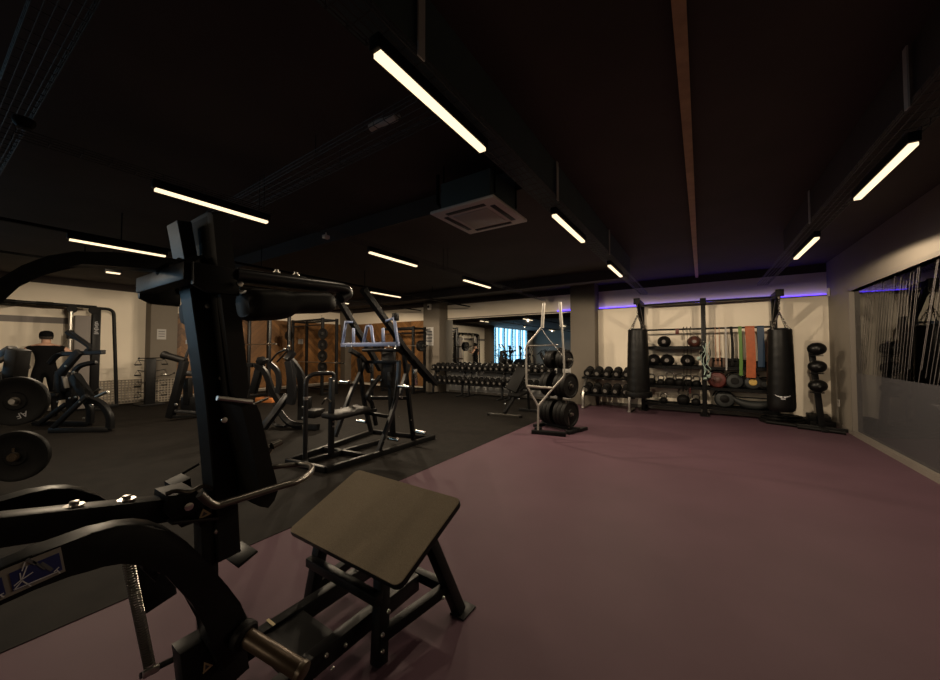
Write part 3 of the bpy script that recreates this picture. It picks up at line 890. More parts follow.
# --- plate horn towards the viewer, collar, base brackets
h0, h1 = hx(238, 632, XN + .02), None
h1 = h0 + V((.19, .055, .055)); 
e0 = hx(242, 634, XN + .035)
e1 = hx(303, 672, XN + .26)
horn = MB().lathe([(0, 0), (.024, 0), (.025, .004), (.025, (e1 - e0).length - .006), (.021, (e1 - e0).length), (0, (e1 - e0).length)], e0, e1 - e0, 28).build('plate_horn', 'hornm', sq)
d_ = (e1 - e0).normalized()
MB().lathe([(.03, -.008), (.040, -.006), (.042, .0), (.042, .018), (.036, .024), (.026, .024)], e0, d_, 28).build('horn_collar', 'rub', sq)
MB().lathe([(.026, -.012), (.0275, -.010), (.0275, .002), (.022, .006), (0, .006)], e1, d_, 24).build('horn_cap', 'hornm', sq)
MB().prism([hx(u, v, XN) for u, v in ((180, 655), (205, 640), (244, 634), (250, 668), (215, 700), (185, 700))], (-.07, 0, 0), .004).build('base_bracket', 'black', sq)
bp = MB().bar(hx(181, 652, XN - .04), hx(204, 639, XN - .04), .05, .008).build('slotted_plate', 'satin', sq)
MB().lathe([(0, 0), (.008, 0), (.008, .001), (0, .001)], hx(190, 647, XN - .04) + V((0, 0, .006)), (0, 0, 1), 12).build('slot', 'matt', bp)
tri(((203, 674), (204, 662), (213, 665)), XN + .0012)
# --- counterbalance spring under the curved frame
s0, s1 = hx(127, 556, -1.42), hx(150, 668, -1.42)
ax = s1 - s0; sdv, uv, dv = basis(ax); turns = 46; pts = []
for i in range(turns * 10 + 1):
    t = i / (turns * 10); a = 2 * math.pi * turns * t
    pts.append(s0 + ax * t + (sdv * math.cos(a) + uv * math.sin(a)) * .0120)
MB().tube(pts, .0030, 5).build('coil_spring', 'handle', sq)
MB().tube([hx(140, 676, -1.42), hx(208, 642, -1.42)], .009, 10).build('spring_rod', 'black', sq)
for u, v in ((147, 673), (155, 669)): MB().box(hx(u, v, -1.40), (.014, .020, .020), None, .003).build('spring_clip', 'zinc', sq)
sb = MB().prism([hx(u, v, -1.36) for u, v in ((140, 552), (162, 552), (163, 572), (156, 583), (143, 571))], (-.06, 0, 0), .006).build('stop_bracket', 'black', sq)
for u, v in ((146, 560), (160, 570)): MB().lathe([(0, 0), (.007, 0), (.007, .006), (0, .008)], hx(u, v, -1.358), (1, 0, 0), 10).build('bolt', 'zinc', sb)
# ================================================================ plate loaded row machine in the middle
QN, QM, QG = -3.62, -3.97, -4.30
rm = thing('row_machine', 'black lever row machine with silver hanging grips and rectangular floor frame', 'gym machine', (-3.97, 3.4, 0))
na, nb = hz(326, 470, .035), hz(434, 437, .035)
fa, fb = hz(287, 461.5, .035), hz(374, 431, .035)
mb = MB()
mb.bar(na, nb, .06, .07).bar(fa, fb, .06, .07).bar(fa, na, .06, .07)
for t in (.34, .98): mb.bar(fa.lerp(fb, t), na.lerp(nb, t * .98), .055, .06)
mb.bar(hz(309, 461, .035), hz(382, 441, .035), .05, .06)
mb.build('floor_frame', 'black', rm)
for p in (na, nb, fa, fb): MB().cyl((p.x, p.y, 0), (p.x, p.y, .006), .05, seg=14).build('foot', 'rub', rm)
# near grab arch and seat
p1, p2 = hz(305, 459, .05), hz(331, 455, .05)
top = 1.10
MB().tube(fillet([p1, V((p1.x, p1.y, top)), V((p2.x, p2.y + .03, top)), V((p2.x, p2.y + .03, top - .09))], .14, 7), .027, 12).build('grab_arch', 'satin', rm)
MB().bar(p2, V((p2.x, p2.y, 1.04)), .07, .05, (0, 1, 0)).build('seat_post', 'black', rm)
for z in (.56, .48, .42, 1.0): MB().lathe([(0, 0), (.011, 0), (.011, .006), (0, .009)], (p2.x + .036, p2.y, z), (1, 0, 0), 10).build('bolt', 'zinc', rm)
MB().lathe([(.028, -.02), (.031, -.02), (.031, .02), (.028, .02)], (p1.x, p1.y, .80), (0, 0, 1), 12).build('arch_collar', 'zinc', rm)
sc_ = hx(345, 411, -3.98)
rot = Matrix.Rotation(R(4), 3, 'X')
MB().box((-3.98, 3.02, .565), (.34, .56, .075), rot, .03).build('seat', 'vinylpad', rm)
MB().bar((-4.06, 2.86, .50), (-3.95, 3.5, .54), .06, .05).build('seat_beam', 'black', rm)
MB().tube(smooth_path([hx(322, 404, -4.1), hx(326, 399, -4.0), hx(331, 402, -3.95)]), .012, 8).build('seat_lever', 'handle', rm)
# legs
def rib(pts, name, w=.05, h=.06, m='black'):
    return MB().ribbon(smooth_path(pts, 5), w, h, up=(1, 0, 0), c=.2).build(name, m, rm)
rib([hx(378, 452, QN), hx(384, 436, QN), hx(391, 416, QN), hx(396, 398, QN), hx(398, 380, QN), hx(399, 362, QN)], 'front_leg', m='satin')
rib([hx(335, 437, QG), hx(343, 415, QG), hx(351, 393, QG), hx(358, 378, QG), hx(366, 360, QG)], 'front_leg', m='satin')
rib([hx(404, 352, QN), hx(408, 392, QN), hx(413.5, 440, QN)], 'rear_leg')
rib([hx(359, 358, QG), hx(364, 400, QG), hx(371, 431, QG)], 'rear_leg')
rib([hx(400, 395, QN), hx(404, 381, QN), hx(409, 364, QN)], 'lever_stay', m='satin')
MB().bar(hx(390, 372, QM + .1), hx(393, 440, QM + .1), .07, .06, (0, 1, 0)).build('pad_post', 'black', rm)
mb = MB()
mb.bar(hx(366, 362, QG), hx(400, 362, QN), .05, .05); mb.bar(hx(364, 398, QG), hx(408, 398, QN), .05, .05)
mb.bar(hx(345, 409, QG), hx(391, 417, QN), .045, .045)
mb.bar(hx(372, 398, QG), hx(372, 362, QG), .04, .04, (0, 1, 0)).bar(hx(391, 417, QN), hx(400, 362, QN), .02, .02, (0, 1, 0)).build('crossbars', 'black', rm)
rib([hx(376, 425, QM), hx(372, 404, QM), hx(368, 395, QM), hx(380, 376, QM)], 'seat_brace', .045, .05)
# chest pad
cp = hx(388, 368, -3.95)
MB().box(cp, (.25, .07, .60), Matrix.Rotation(R(-4), 3, 'X'), .025).build('chest_pad', 'vinylpad', rm)
MB().box(cp + V((-.01, -.038, -.13)), (.07, .012, .3), Matrix.Rotation(R(-4), 3, 'X'), .004).build('chest_pad_slot', 'matt', rm)
MB().box(cp + V((-.01, .07, -.02)), (.12, .04, .5), None, .005).build('pad_bracket', 'black', rm)
# long levers
def lever(pts, X, nm):
    MB().ribbon([hx(u, v, X) for u, v in pts], .07, .085, up=(1, 0, 0), c=.1).build('lever', 'black', rm)
lever([(363, 289), (389, 325), (404, 348), (436, 384)], QN + .05, 'near')
lever([(338, 298), (352, 322), (366, 344), (381, 370)], QG - .05, 'far')
# second pair of curved arms below the grips
rib([hx(350, 350, QG), hx(362, 358, QG), hx(370, 372, QG)], 'cam_arm', .06, .08)
rib([hx(398, 348, QN), hx(412, 361, QN), hx(428, 380, QN)], 'cam_arm', .06, .08)
MB().cyl(hx(363, 350, QG), hx(402, 350, QN), .028, seg=14).build('pivot_shaft', 'satin', rm)
# hanging grip frame
YG = 3.2
g = MB().bar(hy(341.5, 345, YG), hy(399, 344, YG), .035, .055).build('grip_bar', 'bluegrey', rm)
for (a, b) in (((342.5, 345), (346, 321)), ((398, 344), (394, 317)), ((353.5, 343), (353.5, 328)), ((363.5, 343), (367, 326)), ((373.5, 343), (371, 326)), ((383.5, 343), (383, 328))):
    MB().bar(hy(*a, YG), hy(*b, YG), .030, .035, (0, 1, 0)).build('grip', 'bluegrey', g)
for u in (346, 352, 389, 396): MB().lathe([(0, 0), (.012, 0), (.012, .008), (0, .01)], hy(u, 346.5, YG - .02), (0, -1, 0), 10).build('bolt', 'zinc', g)
for (a, b) in (((346, 322), (353, 322)), ((394, 318), (386, 321)), ((367, 326), (371, 326))): MB().bar(hy(*a, YG), hy(*b, YG), .03, .03).build('grip_bridge', 'bluegrey', g)
MB().bar(hy(353, 322, YG), hx(353, 323, QG - .05), .04, .04).build('grip_hanger', 'satin', rm); MB().bar(hy(388, 322, YG), hx(386, 321, QN + .05), .04, .04).build('grip_hanger', 'satin', rm)
MB().box(hy(395.5, 317, YG + .02), (.07, .07, .10), None, .01).build('grip_pivot', 'black', rm)
# chrome plate horns on both sides
for u, v, X, s_ in ((399, 386, QN + .03, 1), (388, 438, QN + .03, 1), (415, 431.5, QN + .03, 1)):
    p = hx(u, v, X); MB().cyl(p, p + V((.21, 0, .0)), .025, seg=14).build('plate_horn', 'chrome', rm)
for u, v, X in ((349, 382, QG - .03), (366, 422, QG - .03)):
    p = hx(u, v, X); MB().cyl(p, p - V((.2, 0, -.0)), .025, seg=14).build('plate_horn', 'chrome', rm)
p = hx(382, 380.5, QM - .05); MB().cyl(p, p - V((.22, 0, 0)), .022, seg=14).build('plate_horn', 'chrome', rm)
MB().bar(hx(415, 369, QN + .1), hx(416, 385, QN + .1), .03, .06, (0, 1, 0)).build('grip_plate', 'chrome', rm)
for u, v in ((399, 417), (402, 398), (411, 420), (336, 420), (341, 408), (384, 441), (360, 459)):
    X = QN if u > 380 else QG
    MB().lathe([(0, 0), (.010, 0), (.010, .006), (0, .008)], hx(u, v, X + .031), (1, 0, 0), 10).build('bolt', 'zinc', rm)
# ================================================================ shared kinds: plates, dumbbells, barbells
def plate_mesh(r, t, m='rub', hub='handle', letters=None, name='weight_plate', label='', loc=(0, 0, 0), axis=(1, 0, 0), group=None):
    """disc centred on its middle, axis along local Z"""
    o = thing(name, label, 'weight plate', (0, 0, 0), group)
    MB().lathe([(.026, -t / 2), (r * .34, -t / 2), (r * .38, -t * .34), (r * .80, -t * .34), (r * .86, -t / 2), (r * .985, -t / 2), (r, -t * .38), (r, t * .38), (r * .985, t / 2),
                (r * .86, t / 2), (r * .80, t * .34), (r * .38, t * .34), (r * .34, t / 2), (.026, t / 2)], (0, 0, 0), (0, 0, 1), 40).build('disc', m, o)
    MB().lathe([(.026, -t / 2 - .002), (.042, -t / 2 - .002), (.042, t / 2 + .002), (.026, t / 2 + .002)], (0, 0, 0), (0, 0, 1), 20).build('hub_ring', hub, o)
    if letters:
        for a in (180,):
            mw = Matrix.Rotation(R(a + 12), 4, 'Z') @ Matrix.Translation((0, r * .60, t * .34 + .0012))
            text_mesh(letters, r * .32, 'lettering', 'signwhite', o, mw)
    q = V((0, 0, 1)).rotation_difference(V(axis)); o.rotation_euler = q.to_euler(); o.location = loc
    return o


def axis_rot(axis, roll=0):
    return (V((0, 0, 1)).rotation_difference(V(axis)).to_matrix() @ Matrix.Rotation(roll, 3, 'Z')).to_euler()


def dumbbell_proto(r, half, label, group):
    o = thing('dumbbell', label, 'dumbbell', (0, 0, 0), group)
    for s in (-1, 1):
        h = MB().lathe([(0, .055), (r * .72, .055), (r * .95, .07), (r, .085), (r, half - .02), (r * .93, half - .004), (r * .8, half), (r * .55, half), (r * .52, half - .004), (0, half - .004)],
                   (0, 0, 0), (0, s, 0), 18).build('head', 'rub', o)
        MB().lathe([(r * .30, half - .004), (r * .44, half - .004), (r * .44, half + .002), (r * .30, half + .002)], (0, 0, 0), (0, s, 0), 16).build('end_ring', 'ring', h)
    MB().lathe([(0, -.06), (.015, -.06), (.018, 0), (.015, .06), (0, .06)], (0, 0, 0), (0, 1, 0), 10).build('handle', 'chrome', o)
    return o


# ---------------------------------------------------------------- long dumbbell racks under the mirror
def dumbbell_rack(x0, x1, y, z_lo, z_hi, label, group, leg='black', curved=False):
    t = thing('dumbbell_rack', label, 'dumbbell rack', ((x0 + x1) / 2, y, 0), group)
    tilt = Matrix.Rotation(R(14), 3, 'X')
    for nm, z, yy in (('lower_shelf', z_lo, y - .04), ('upper_shelf', z_hi, y + .12)):
        mb = MB(); rr = tilt
        mb.box(((x0 + x1) / 2, yy, z - .02), (x1 - x0, .30, .016), rr, .004)
        for dy in (-.15, .15): mb.box(V(((x0 + x1) / 2, yy, z - .01)) + rr @ V((0, dy, .008)), (x1 - x0, .016, .05), rr, .003)
        mb.build(nm, 'black', t)
    for x in (x0 + .10, x1 - .10):
        if curved: pts = fillet([(x, y - .30, .02), (x, y - .30, z_lo - .02), (x, y - .02, z_hi - .05), (x, y + .25, z_hi + .02)], .16, 6)
        else: pts = [(x, y - .05, .0), (x, y - .02, z_lo), (x, y + .14, z_hi - .02)]
        MB().ribbon(pts, .07, .055, up=(1, 0, 0)).build('leg', leg, t)
        MB().bar((x, y - .34, .018), (x, y + .26, .018), .07, .035).build('foot_bar', leg, t)
    return t


pr = dumbbell_proto(.078, .155, 'x', 'dumbbells on the racks under the mirror')
xs0 = -7.36; first = True; k = 0; cnt = {'upper': 0, 'lower': 0}
names = ['left end of the mirror racks', 'middle of the mirror racks', 'right end of the mirror racks']
for r_i in range(3):
    x0 = xs0 + r_i * 1.38
    dumbbell_rack(x0, x0 + 1.34, 8.86, .40, .80, 'black two tier dumbbell rack, ' + ['leftmost of the three under the mirror', 'middle of the three under the mirror', 'rightmost of the three under the mirror'][r_i], 'dumbbell racks under the mirror')
    for tier, z, yy in (('upper', .80, 8.98), ('lower', .40, 8.82)):
        for i in range(7):
            lab = 'black round dumbbell, %s from the left on the %s tier under the mirror' % (ORD[r_i * 7 + i], tier)
            loc = (x0 + .10 + i * .19, yy, z + .075 + .015)
            ro = (R(14), 0, 0)
            if first: place(pr, loc, ro); pr['label'] = lab; first = False
            else: dup(pr, loc, ro, lab)

# ---------------------------------------------------------------- short rack right of the taupe pillar
dumbbell_rack(-2.50, -1.27, 8.86, .36, .75, 'two tier dumbbell rack with silver curved legs right of the taupe pillar', None, 'steel', True)
pr2 = dumbbell_proto(.098, .175, 'x', 'big dumbbells right of the pillar'); first = True
for tier, z, yy in (('upper', .75, 8.98), ('lower', .36, 8.82)):
    for i in range(5):
        lab = 'large black dumbbell, %s from the left on the %s tier beside the left punching bag' % (ORD[i], tier)
        loc = (-2.36 + i * .222, yy, z + .098 + .018); ro = (R(14), 0, 0)
        if first: place(pr2, loc, ro); pr2['label'] = lab; first = False
        else: dup(pr2, loc, ro, lab)


# ---------------------------------------------------------------- power racks on the wood side
def power_rack(x0, x1, y0, y1, h, label, pegs=()):
    t = thing('power_rack', label, 'power rack', ((x0 + x1) / 2, (y0 + y1) / 2, 0), 'black power racks')
    for x in (x0, x1):
        for y in (y0, y1):
            u = MB().box((x, y, h / 2), (.075, .075, h), None, .005).build('upright', 'black', t)
            if y == y0:
                mb = MB()
                for k in range(int(h / .15)): mb.cyl((x, y - .0385, .2 + k * .15), (x, y - .0375, .2 + k * .15), .014, seg=8)
                mb.build('peg_hole_pattern', 'grille', u)
        MB().bar((x, y0, .06), (x, y1, .06), .07, .07).build('foot_beam', 'black', t)
        MB().bar((x, y0, h - .06), (x, y1, h - .06), .06, .06).build('top_beam', 'black', t)
    MB().bar((x0, y0, h - .05), (x1, y0, h - .05), .06, .06).build('crossbeam', 'black', t)
    MB().bar((x0, y1, h - .05), (x1, y1, h - .05), .06, .06).build('crossbeam', 'black', t)
    MB().bar((x0, y1, .12), (x1, y1, .12), .06, .06).build('crossbeam', 'black', t)
    MB().cyl((x0, y0, h - .22), (x1, y0, h - .22), .017, seg=10).build('pull_up_bar', 'satin', t)
    return t


def barbell(x0, x1, y, z, label):
    t = thing('barbell', label, 'barbell', ((x0 + x1) / 2, y, z), 'barbells in the power racks')
    MB().cyl((x0 + .38, y, z), (x1 - .38, y, z), .014, seg=10).build('shaft', 'steel', t)
    for a, b in ((x0, x0 + .40), (x1 - .40, x1)): MB().cyl((a, y, z), (b, y, z), .025, seg=12).build('sleeve', 'chrome', t)
    for x in (x0 + .40, x1 - .40): MB().cyl((x - .015, y, z), (x + .015, y, z), .038, seg=12).build('sleeve_collar', 'chrome', t)
    return t


power_rack(-11.10, -9.95, 5.0, 5.55, 2.5, 'black power rack showing just right of the foreground back pad')
barbell(-11.65, -9.45, 4.93, 1.56, 'steel barbell in the rack behind the foreground back pad')
power_rack(-11.42, -9.76, 6.5, 7.0, 2.40, 'black wide power rack with stacked plates against the chevron wood')
barbell(-11.85, -8.6, 6.43, 1.02, 'long steel barbell low across the wide rack with stacked plates')
power_rack(-9.05, -7.66, 8.3, 8.85, 2.16, 'black power rack left of the mirror pillar')
barbell(-9.45, -6.98, 8.23, 1.53, 'steel barbell reaching past the mirror pillar with black plates')
pp = plate_mesh(.17, .045, label='x', group='plates on the power racks'); first = True
spots = [((-9.66, 6.44, z), (.25, -1, 0), lb) for z, lb in ((1.90, 'black plate, topmost of four stored up the wide rack upright'), (1.56, 'black plate, second down of four on the wide rack upright'),
         (1.22, 'black plate, third down of four on the wide rack upright'), (.88, 'black plate, lowest of four on the wide rack upright'))]
spots += [((-11.5, 6.42, 1.88), (.3, -1, 0), 'black plate alone high on the left upright of the wide rack')]
spots += [((-7.30, 8.23, 1.53), (1, 0, 0), 'black plate on the barbell end by the mirror pillar, inner of two'), ((-7.22, 8.23, 1.53), (1, 0, 0), 'black plate on the barbell end by the mirror pillar, outer of two')]
spots += [((-9.27, 8.23, 1.53), (1, 0, 0), 'black plate on the far barbell end behind the row machine')]
for loc, axd, lb in spots:
    if first: place(pp, loc, axis_rot(axd)); pp['label'] = lb; first = False
    else: dup(pp, loc, axis_rot(axd), lb)
# pegs that hold the stored plates
wide = [o for o in bpy.data.objects if o.get('label', '').startswith('black wide power rack')][0]
for (loc, axd, lb) in spots[:5]:
    a = V(axd).normalized(); p = V(loc)
    MB().cyl(p - a * .10, p + a * .07, .022, seg=10).build('storage_peg', 'satin', wide)

# ---------------------------------------------------------------- adjustable bench in front of the long dumbbell rack
b0, b1 = hz(489, 414, .03), hz(520.5, 416.5, .03)
bn = thing('adjustable_bench', 'dark adjustable bench tipped up in front of the mirror dumbbell racks', 'bench', ((b0 + b1) / 2))
MB().bar(b0, b1, .06, .06).build('front_foot', 'handle', bn)
for p in (b0, b1): MB().cyl((p.x, p.y, 0), (p.x, p.y, .05), .04, seg=12).build('rubber_foot', 'rub', bn)
D = hz(506, 415, .03).y
Pb = lambda u, v, d=0.25: hy(u, v, D + d)
mid = (b0 + b1) / 2
MB().ribbon([mid + V((0, 0, .04)), Pb(515, 396, .4), Pb(528, 382, .75)], .06, .07).build('spine', 'black', bn)
MB().bar(Pb(528, 384, .75), V((Pb(528, 384, .75).x, D + .8, .03)), .05, .05, (0, 1, 0)).build('rear_leg', 'black', bn)
MB().bar(V((Pb(528, 384, .75).x - .25, D + .8, .03)), V((Pb(528, 384, .75).x + .25, D + .8, .03)), .06, .06).build('rear_foot', 'black', bn)
a, b = Pb(511, 391, .40), Pb(523, 368, .62)
MB().bar(a, b, .30, .075, (0, -1, .6), .03).build('back_pad', 'matt', bn)
a, b = Pb(513, 396, .30), Pb(524, 391, .70)
MB().bar(a, b, .32, .07, (0, 0, 1), .03).build('seat_pad', 'matt', bn)
for u, v in ((505, 404), (519, 399)): MB().lathe([(0, 0), (.02, 0), (.02, .015), (0, .02)], Pb(u, v, .22), (0, -1, 0), 12).build('pivot_cap', 'chrome', bn)
# ================================================================ storage rig on the back wall
RX = (-1.15, .04, 1.21); RY0, RY1 = 9.02, 9.40
SH = {'top': 1.46, 'ball': 1.03, 'kettle': .59, 'floor': .18}
rg = thing('storage_rig', 'tall black storage rig with shelves and brackets against the cream back wall', 'storage rig', (.05, 9.2, 0))
for i, x in enumerate(RX):
    yu = RY0 if i == 1 else 9.10
    MB().box((x, yu, 1.25), (.085, .085, 2.5), None, .006).build('upright', 'black', rg)
    MB().box((x, RY1 - .0, 1.0), (.05, .05, 2.0), None, .005).build('rear_upright', 'black', rg)
    MB().bb((x - .09, yu - .14, 0), (x + .09, RY1 + .03, .012), .003).build('foot_plate', 'black', rg)
    if i != 1:
        ye = 8.27 if i == 0 else 8.50
        MB().bar((x, yu + .05, 2.45), (x, ye, 2.45), .09, .10).build('bag_arm', 'black', rg)
        MB().box((x, ye - .03, 2.45), (.12, .05, .13), None, .006).build('arm_end_cap', 'matt', rg)
        MB().bar((x, yu - .02, 1.95), (x, ye + .12, 2.42), .06, .07, (1, 0, 0)).build('arm_gusset', 'black', rg)
    else:
        MB().box((x, yu - .05, 2.44), (.11, .06, .14), None, .006).build('arm_end_cap', 'matt', rg)
MB().cyl((RX[0], 9.10, 2.45), (RX[1], RY0, 2.45), .022, seg=12).build('top_rail', 'black', rg)
MB().cyl((RX[1], RY0, 2.45), (RX[2], 9.10, 2.45), .022, seg=12).build('top_rail', 'black', rg)
for a, b, bay in ((RX[0], RX[1], 'left'), (RX[1], RX[2], 'right')):
    MB().cyl((a, 9.06, 1.86), (b, 9.06, 1.86), .02, seg=12).build('hanging_rail', 'black', rg)
    for nm, z in SH.items():
        if bay == 'right' and nm == 'top': continue
        mb = MB()
        mb.bb((a + .03, 9.05, z - .045), (b - .03, 9.075, z + .012)); mb.bb((a + .03, 9.05, z - .02), (b - .03, 9.40, z - .006)); mb.bb((a + .03, 9.38, z - .03), (b - .03, 9.40, z + .03))
        mb.build('shelf', 'black', rg)


def bag(x, y, z0, z1, r, label, ribbed=False, logo=False):
    t = thing('punching_bag', label, 'punching bag', (x, y, z0), 'hanging punching bags')
    H = z1 - z0; prof = [(0, 0), (r * .80, .0), (r * .95, .03), (r, .09)]
    n = 26
    for k in range(1, n): 
        f = k / n; prof.append((r * (1 - .15 * f ** 1.5 + .006 * math.sin(k * 1.9)), .09 + (H - .15) * f))
    prof += [(r * .86, H - .03), (r * .74, H), (r * .4, H + .005), (0, H + .005)]
    MB().lathe(prof, (x, y, z0), (0, 0, 1), 36).build('bag_body', 'bagskin', t)
    if ribbed:
        MB().lathe([(r * 1.02, -.03), (r * 1.17, -.02), (r * 1.2, .03), (r * 1.17, .08), (r * .98, .10), (r * .6, .02)], (x, y, z0), (0, 0, 1), 36).build('bottom_ring', 'bagskin', t)
    top = V((x, y, 2.40))
    for k in range(4):
        a = R(45 + 90 * k); p = V((x + r * .78 * math.cos(a), y + r * .78 * math.sin(a), z1 - .02)); q = V((x, y, z1 + .30))
        ch = MB(); N = 9
        for i in range(N):
            c = p.lerp(q, (i + .5) / N); d = (q - p).normalized(); s_, u_, _ = basis(d)
            w = s_ if i % 2 else u_; ln = (q - p).length / N * .68
            ch.tube([c + d * ln * math.cos(j * math.pi / 4) + w * .013 * math.sin(j * math.pi / 4) for j in range(8)], .0045, 5, closed=True)
        ch.build('chain', 'chrome', t)
        MB().lathe([(.014, -.01), (.022, 0), (.014, .01)], p, (math.cos(a), math.sin(a), 0), 10).build('eyelet', 'zinc', t)
    ch = MB(); p, q = V((x, y, z1 + .29)), top; N = max(3, int((q - p).length / .045))
    for i in range(N):
        c = p.lerp(q, (i + .5) / N); w = V((1, 0, 0)) if i % 2 else V((0, 1, 0)); ln = (q - p).length / N * .68
        ch.tube([c + V((0, 0, ln * math.cos(j * math.pi / 4))) + w * .013 * math.sin(j * math.pi / 4) for j in range(8)], .005, 5, closed=True)
    ch.build('hanging_chain', 'chrome', t)
    MB().tube([V((x, y, 2.40)) + V((.0, .05 * math.cos(j * math.pi / 6), -.0 + .05 * math.sin(j * math.pi / 6))) for j in range(12)], .008, 6, closed=True).build('ring', 'chrome', t)
    return t


bag(-1.15, 8.33, .42, 1.86, .225, 'black punching bag with a padded bottom ring, hanging at the rig end by the dumbbells', ribbed=True)
rb = bag(1.21, 8.56, .28, 1.80, .205, 'black punching bag with a white winged badge at the rig end near the glass', logo=True)
# white winged badge, wrapped on the bag's skin
bx, by, br = 1.21, 8.56, .2035
face = math.atan2(0 - by, 0 - bx) + .12
def on_bag(s, z): 
    a = face + s / br
    return V((bx + br * math.cos(a), by + br * math.sin(a), z))
def patch(mb, pts):
    c = on_bag(sum(p[0] for p in pts) / len(pts), sum(p[1] for p in pts) / len(pts)); out = V((c.x - bx, c.y - by, 0)).normalized()
    mb.prism([on_bag(*p) for p in pts], out * .002)
zb = .545
mb = MB()
for sg in (-1, 1):
    for k in range(4):
        s0, s1 = sg * (.03 + .020 * k), sg * (.048 + .022 * k)
        patch(mb, [(s0, zb + .012 + .004 * k), (s1, zb + .028 + .006 * k), (s1, zb + .010 + .009 * k), (s0 + sg * .004, zb - .008 + .010 * k)])
    patch(mb, [(sg * .005, zb + .018), (sg * .032, zb + .024), (sg * .030, zb - .002), (sg * .006, zb + .002)])
for s in (-.024, -.008, .008, .024): patch(mb, [(s - .005, zb - .012), (s + .005, zb - .012), (s + .005, zb - .034), (s - .005, zb - .034)])
mb.build('winged_badge', 'signwhite', rb)

# ---------------------------------------------------------------- medicine balls
def ball(loc, r, label, m='rub', hole=True):
    t = thing('medicine_ball', label, 'medicine ball', (0, 0, 0), 'balls on the rig shelves')
    MB().ball((0, 0, 0), r, (1, 1, .97), 28).build('shell', m, t)
    MB().lathe([(r * .26, 0), (r * .30, .004), (r * .22, .006)], (0, -r * .985, 0), (0, -1, 0), 20).build('end_ring', 'stripe', t)
    mb = MB()
    for k in range(3):
        a = R(60 * k); mb.tube([V((r * 1.003 * math.cos(j * math.pi / 18) * math.cos(a), r * 1.003 * math.cos(j * math.pi / 18) * math.sin(a), r * .975 * math.sin(j * math.pi / 18))) for j in range(36)], .003, 5, closed=True)
    mb.build('seam', 'matt', t)
    return place(t, loc)


def shelf_x(u, y=9.2): return hy(u, 350, y).x
for u, sh, r, m, lb in ((664.2, 'top', .135, 'rub', 'black medicine ball with a pale end ring on the top left shelf'), (694.5, 'top', .13, 'redball', 'dark red medicine ball on the top left shelf by the centre post'),
                        (653.5, 'ball', .14, 'rub', 'black medicine ball half hidden behind the left punching bag'), (667, 'ball', .14, 'rub', 'black medicine ball in the middle of the second left shelf'),
                        (687.5, 'ball', .138, 'rub', 'black medicine ball at the right of the second left shelf')):
    ball((shelf_x(u), 9.22, SH[sh] + r * .97 + (.0)), r, lb, m)


# ---------------------------------------------------------------- kettlebells
def kettlebell(loc, s, label, band='rub'):
    t = thing('kettlebell', label, 'kettlebell', (0, 0, 0), 'kettlebells on the rig')
    r = .095 * s
    MB().lathe([(0, 0), (r * .62, 0), (r * .70, .006), (r * .92, r * .45), (r, r * .85), (r * .93, r * 1.28), (r * .66, r * 1.62), (r * .3, r * 1.78), (0, r * 1.8)], (0, 0, 0), (0, 0, 1), 24).build('body', 'rub', t)
    h = smooth_path([(-r * .55, 0, r * 1.55), (-r * .78, 0, r * 2.05), (-r * .62, 0, r * 2.62), (0, 0, r * 2.80), (r * .62, 0, r * 2.62), (r * .78, 0, r * 2.05), (r * .55, 0, r * 1.55)], 5)
    MB().tube(h, .0165 * s ** .5, 10).build('handle', 'handle', t)
    if band != 'rub': MB().lathe([(r * .40, r * 1.72), (r * .72, r * 1.58), (r * .76, r * 1.50), (r * .6, r * 1.66)], (0, 0, 0), (0, 0, 1), 20).build('colour_ring', band, t)
    return place(t, loc, (0, 0, R(-20)))


KB = [(651, 'kettle', .95, 'nearest the left punching bag'), (660.5, 'kettle', .85, 'second from the left punching bag'), (669.5, 'kettle', 1.15, 'third from the left punching bag'),
      (679, 'kettle', 1.05, 'fourth from the left punching bag'), (687.5, 'kettle', .95, 'fifth from the left punching bag'), (696, 'kettle', .9, 'sixth, beside the centre post')]
for u, sh, s, lb in KB: kettlebell((shelf_x(u), 9.2, SH[sh] - .006), s, 'black kettlebell on the third left shelf, ' + lb)
for u, s, lb in ((663, .85, 'small black kettlebell at the left of the lowest left shelf'), (682.5, 1.35, 'largest black kettlebell, on the lowest left shelf'), (695, .95, 'black kettlebell on the lowest left shelf by the centre post')):
    kettlebell((shelf_x(u), 9.2, SH['floor'] - .006), s, lb)
# ---------------------------------------------------------------- right bay bags
def sandbag(u, sh, w, h, d, m, label):
    x = shelf_x(u); t = thing('sand_bag', label, 'sand bag', (x, 9.2, SH[sh] - .006))
    MB().box((x, 9.2, SH[sh] - .006 + h / 2), (w, d, h), None, .03).build('sack', m, t)
    mb = MB()
    for k in (-.25, .25): mb.box((x + w * k, 9.2, SH[sh] - .006 + h / 2), (.03, d + .006, h + .006), None, .002)
    for q in (-.25, .25):
        MB().box((x + w * q, 9.2, SH[sh] - .006 + h / 2), (.03, d + .006, h + .004), None, .002).build('strap', 'matt', t)
    MB().tube(smooth_path([(x - w * .25, 9.2 - d / 2, SH[sh] + h * .6), (x - w * .12, 9.2 - d / 2 - .03, SH[sh] + h * .75), (x + w * .12, 9.2 - d / 2 - .03, SH[sh] + h * .75), (x + w * .25, 9.2 - d / 2, SH[sh] + h * .6)]), .012, 8).build('handle', 'matt', t)
    return t
sandbag(717, 'ball', .30, .21, .2, 'brownfab', 'brown fabric sand bag under the thin peach bands')
sandbag(732, 'ball', .24, .20, .2, 'rub', 'black sand bag under the dark hanging band')
sandbag(746, 'ball', .16, .17, .2, 'rub', 'small black sand bag behind the green band')
sandbag(760, 'ball', .20, .15, .2, 'rub', 'flat black sand bag below the blue band')


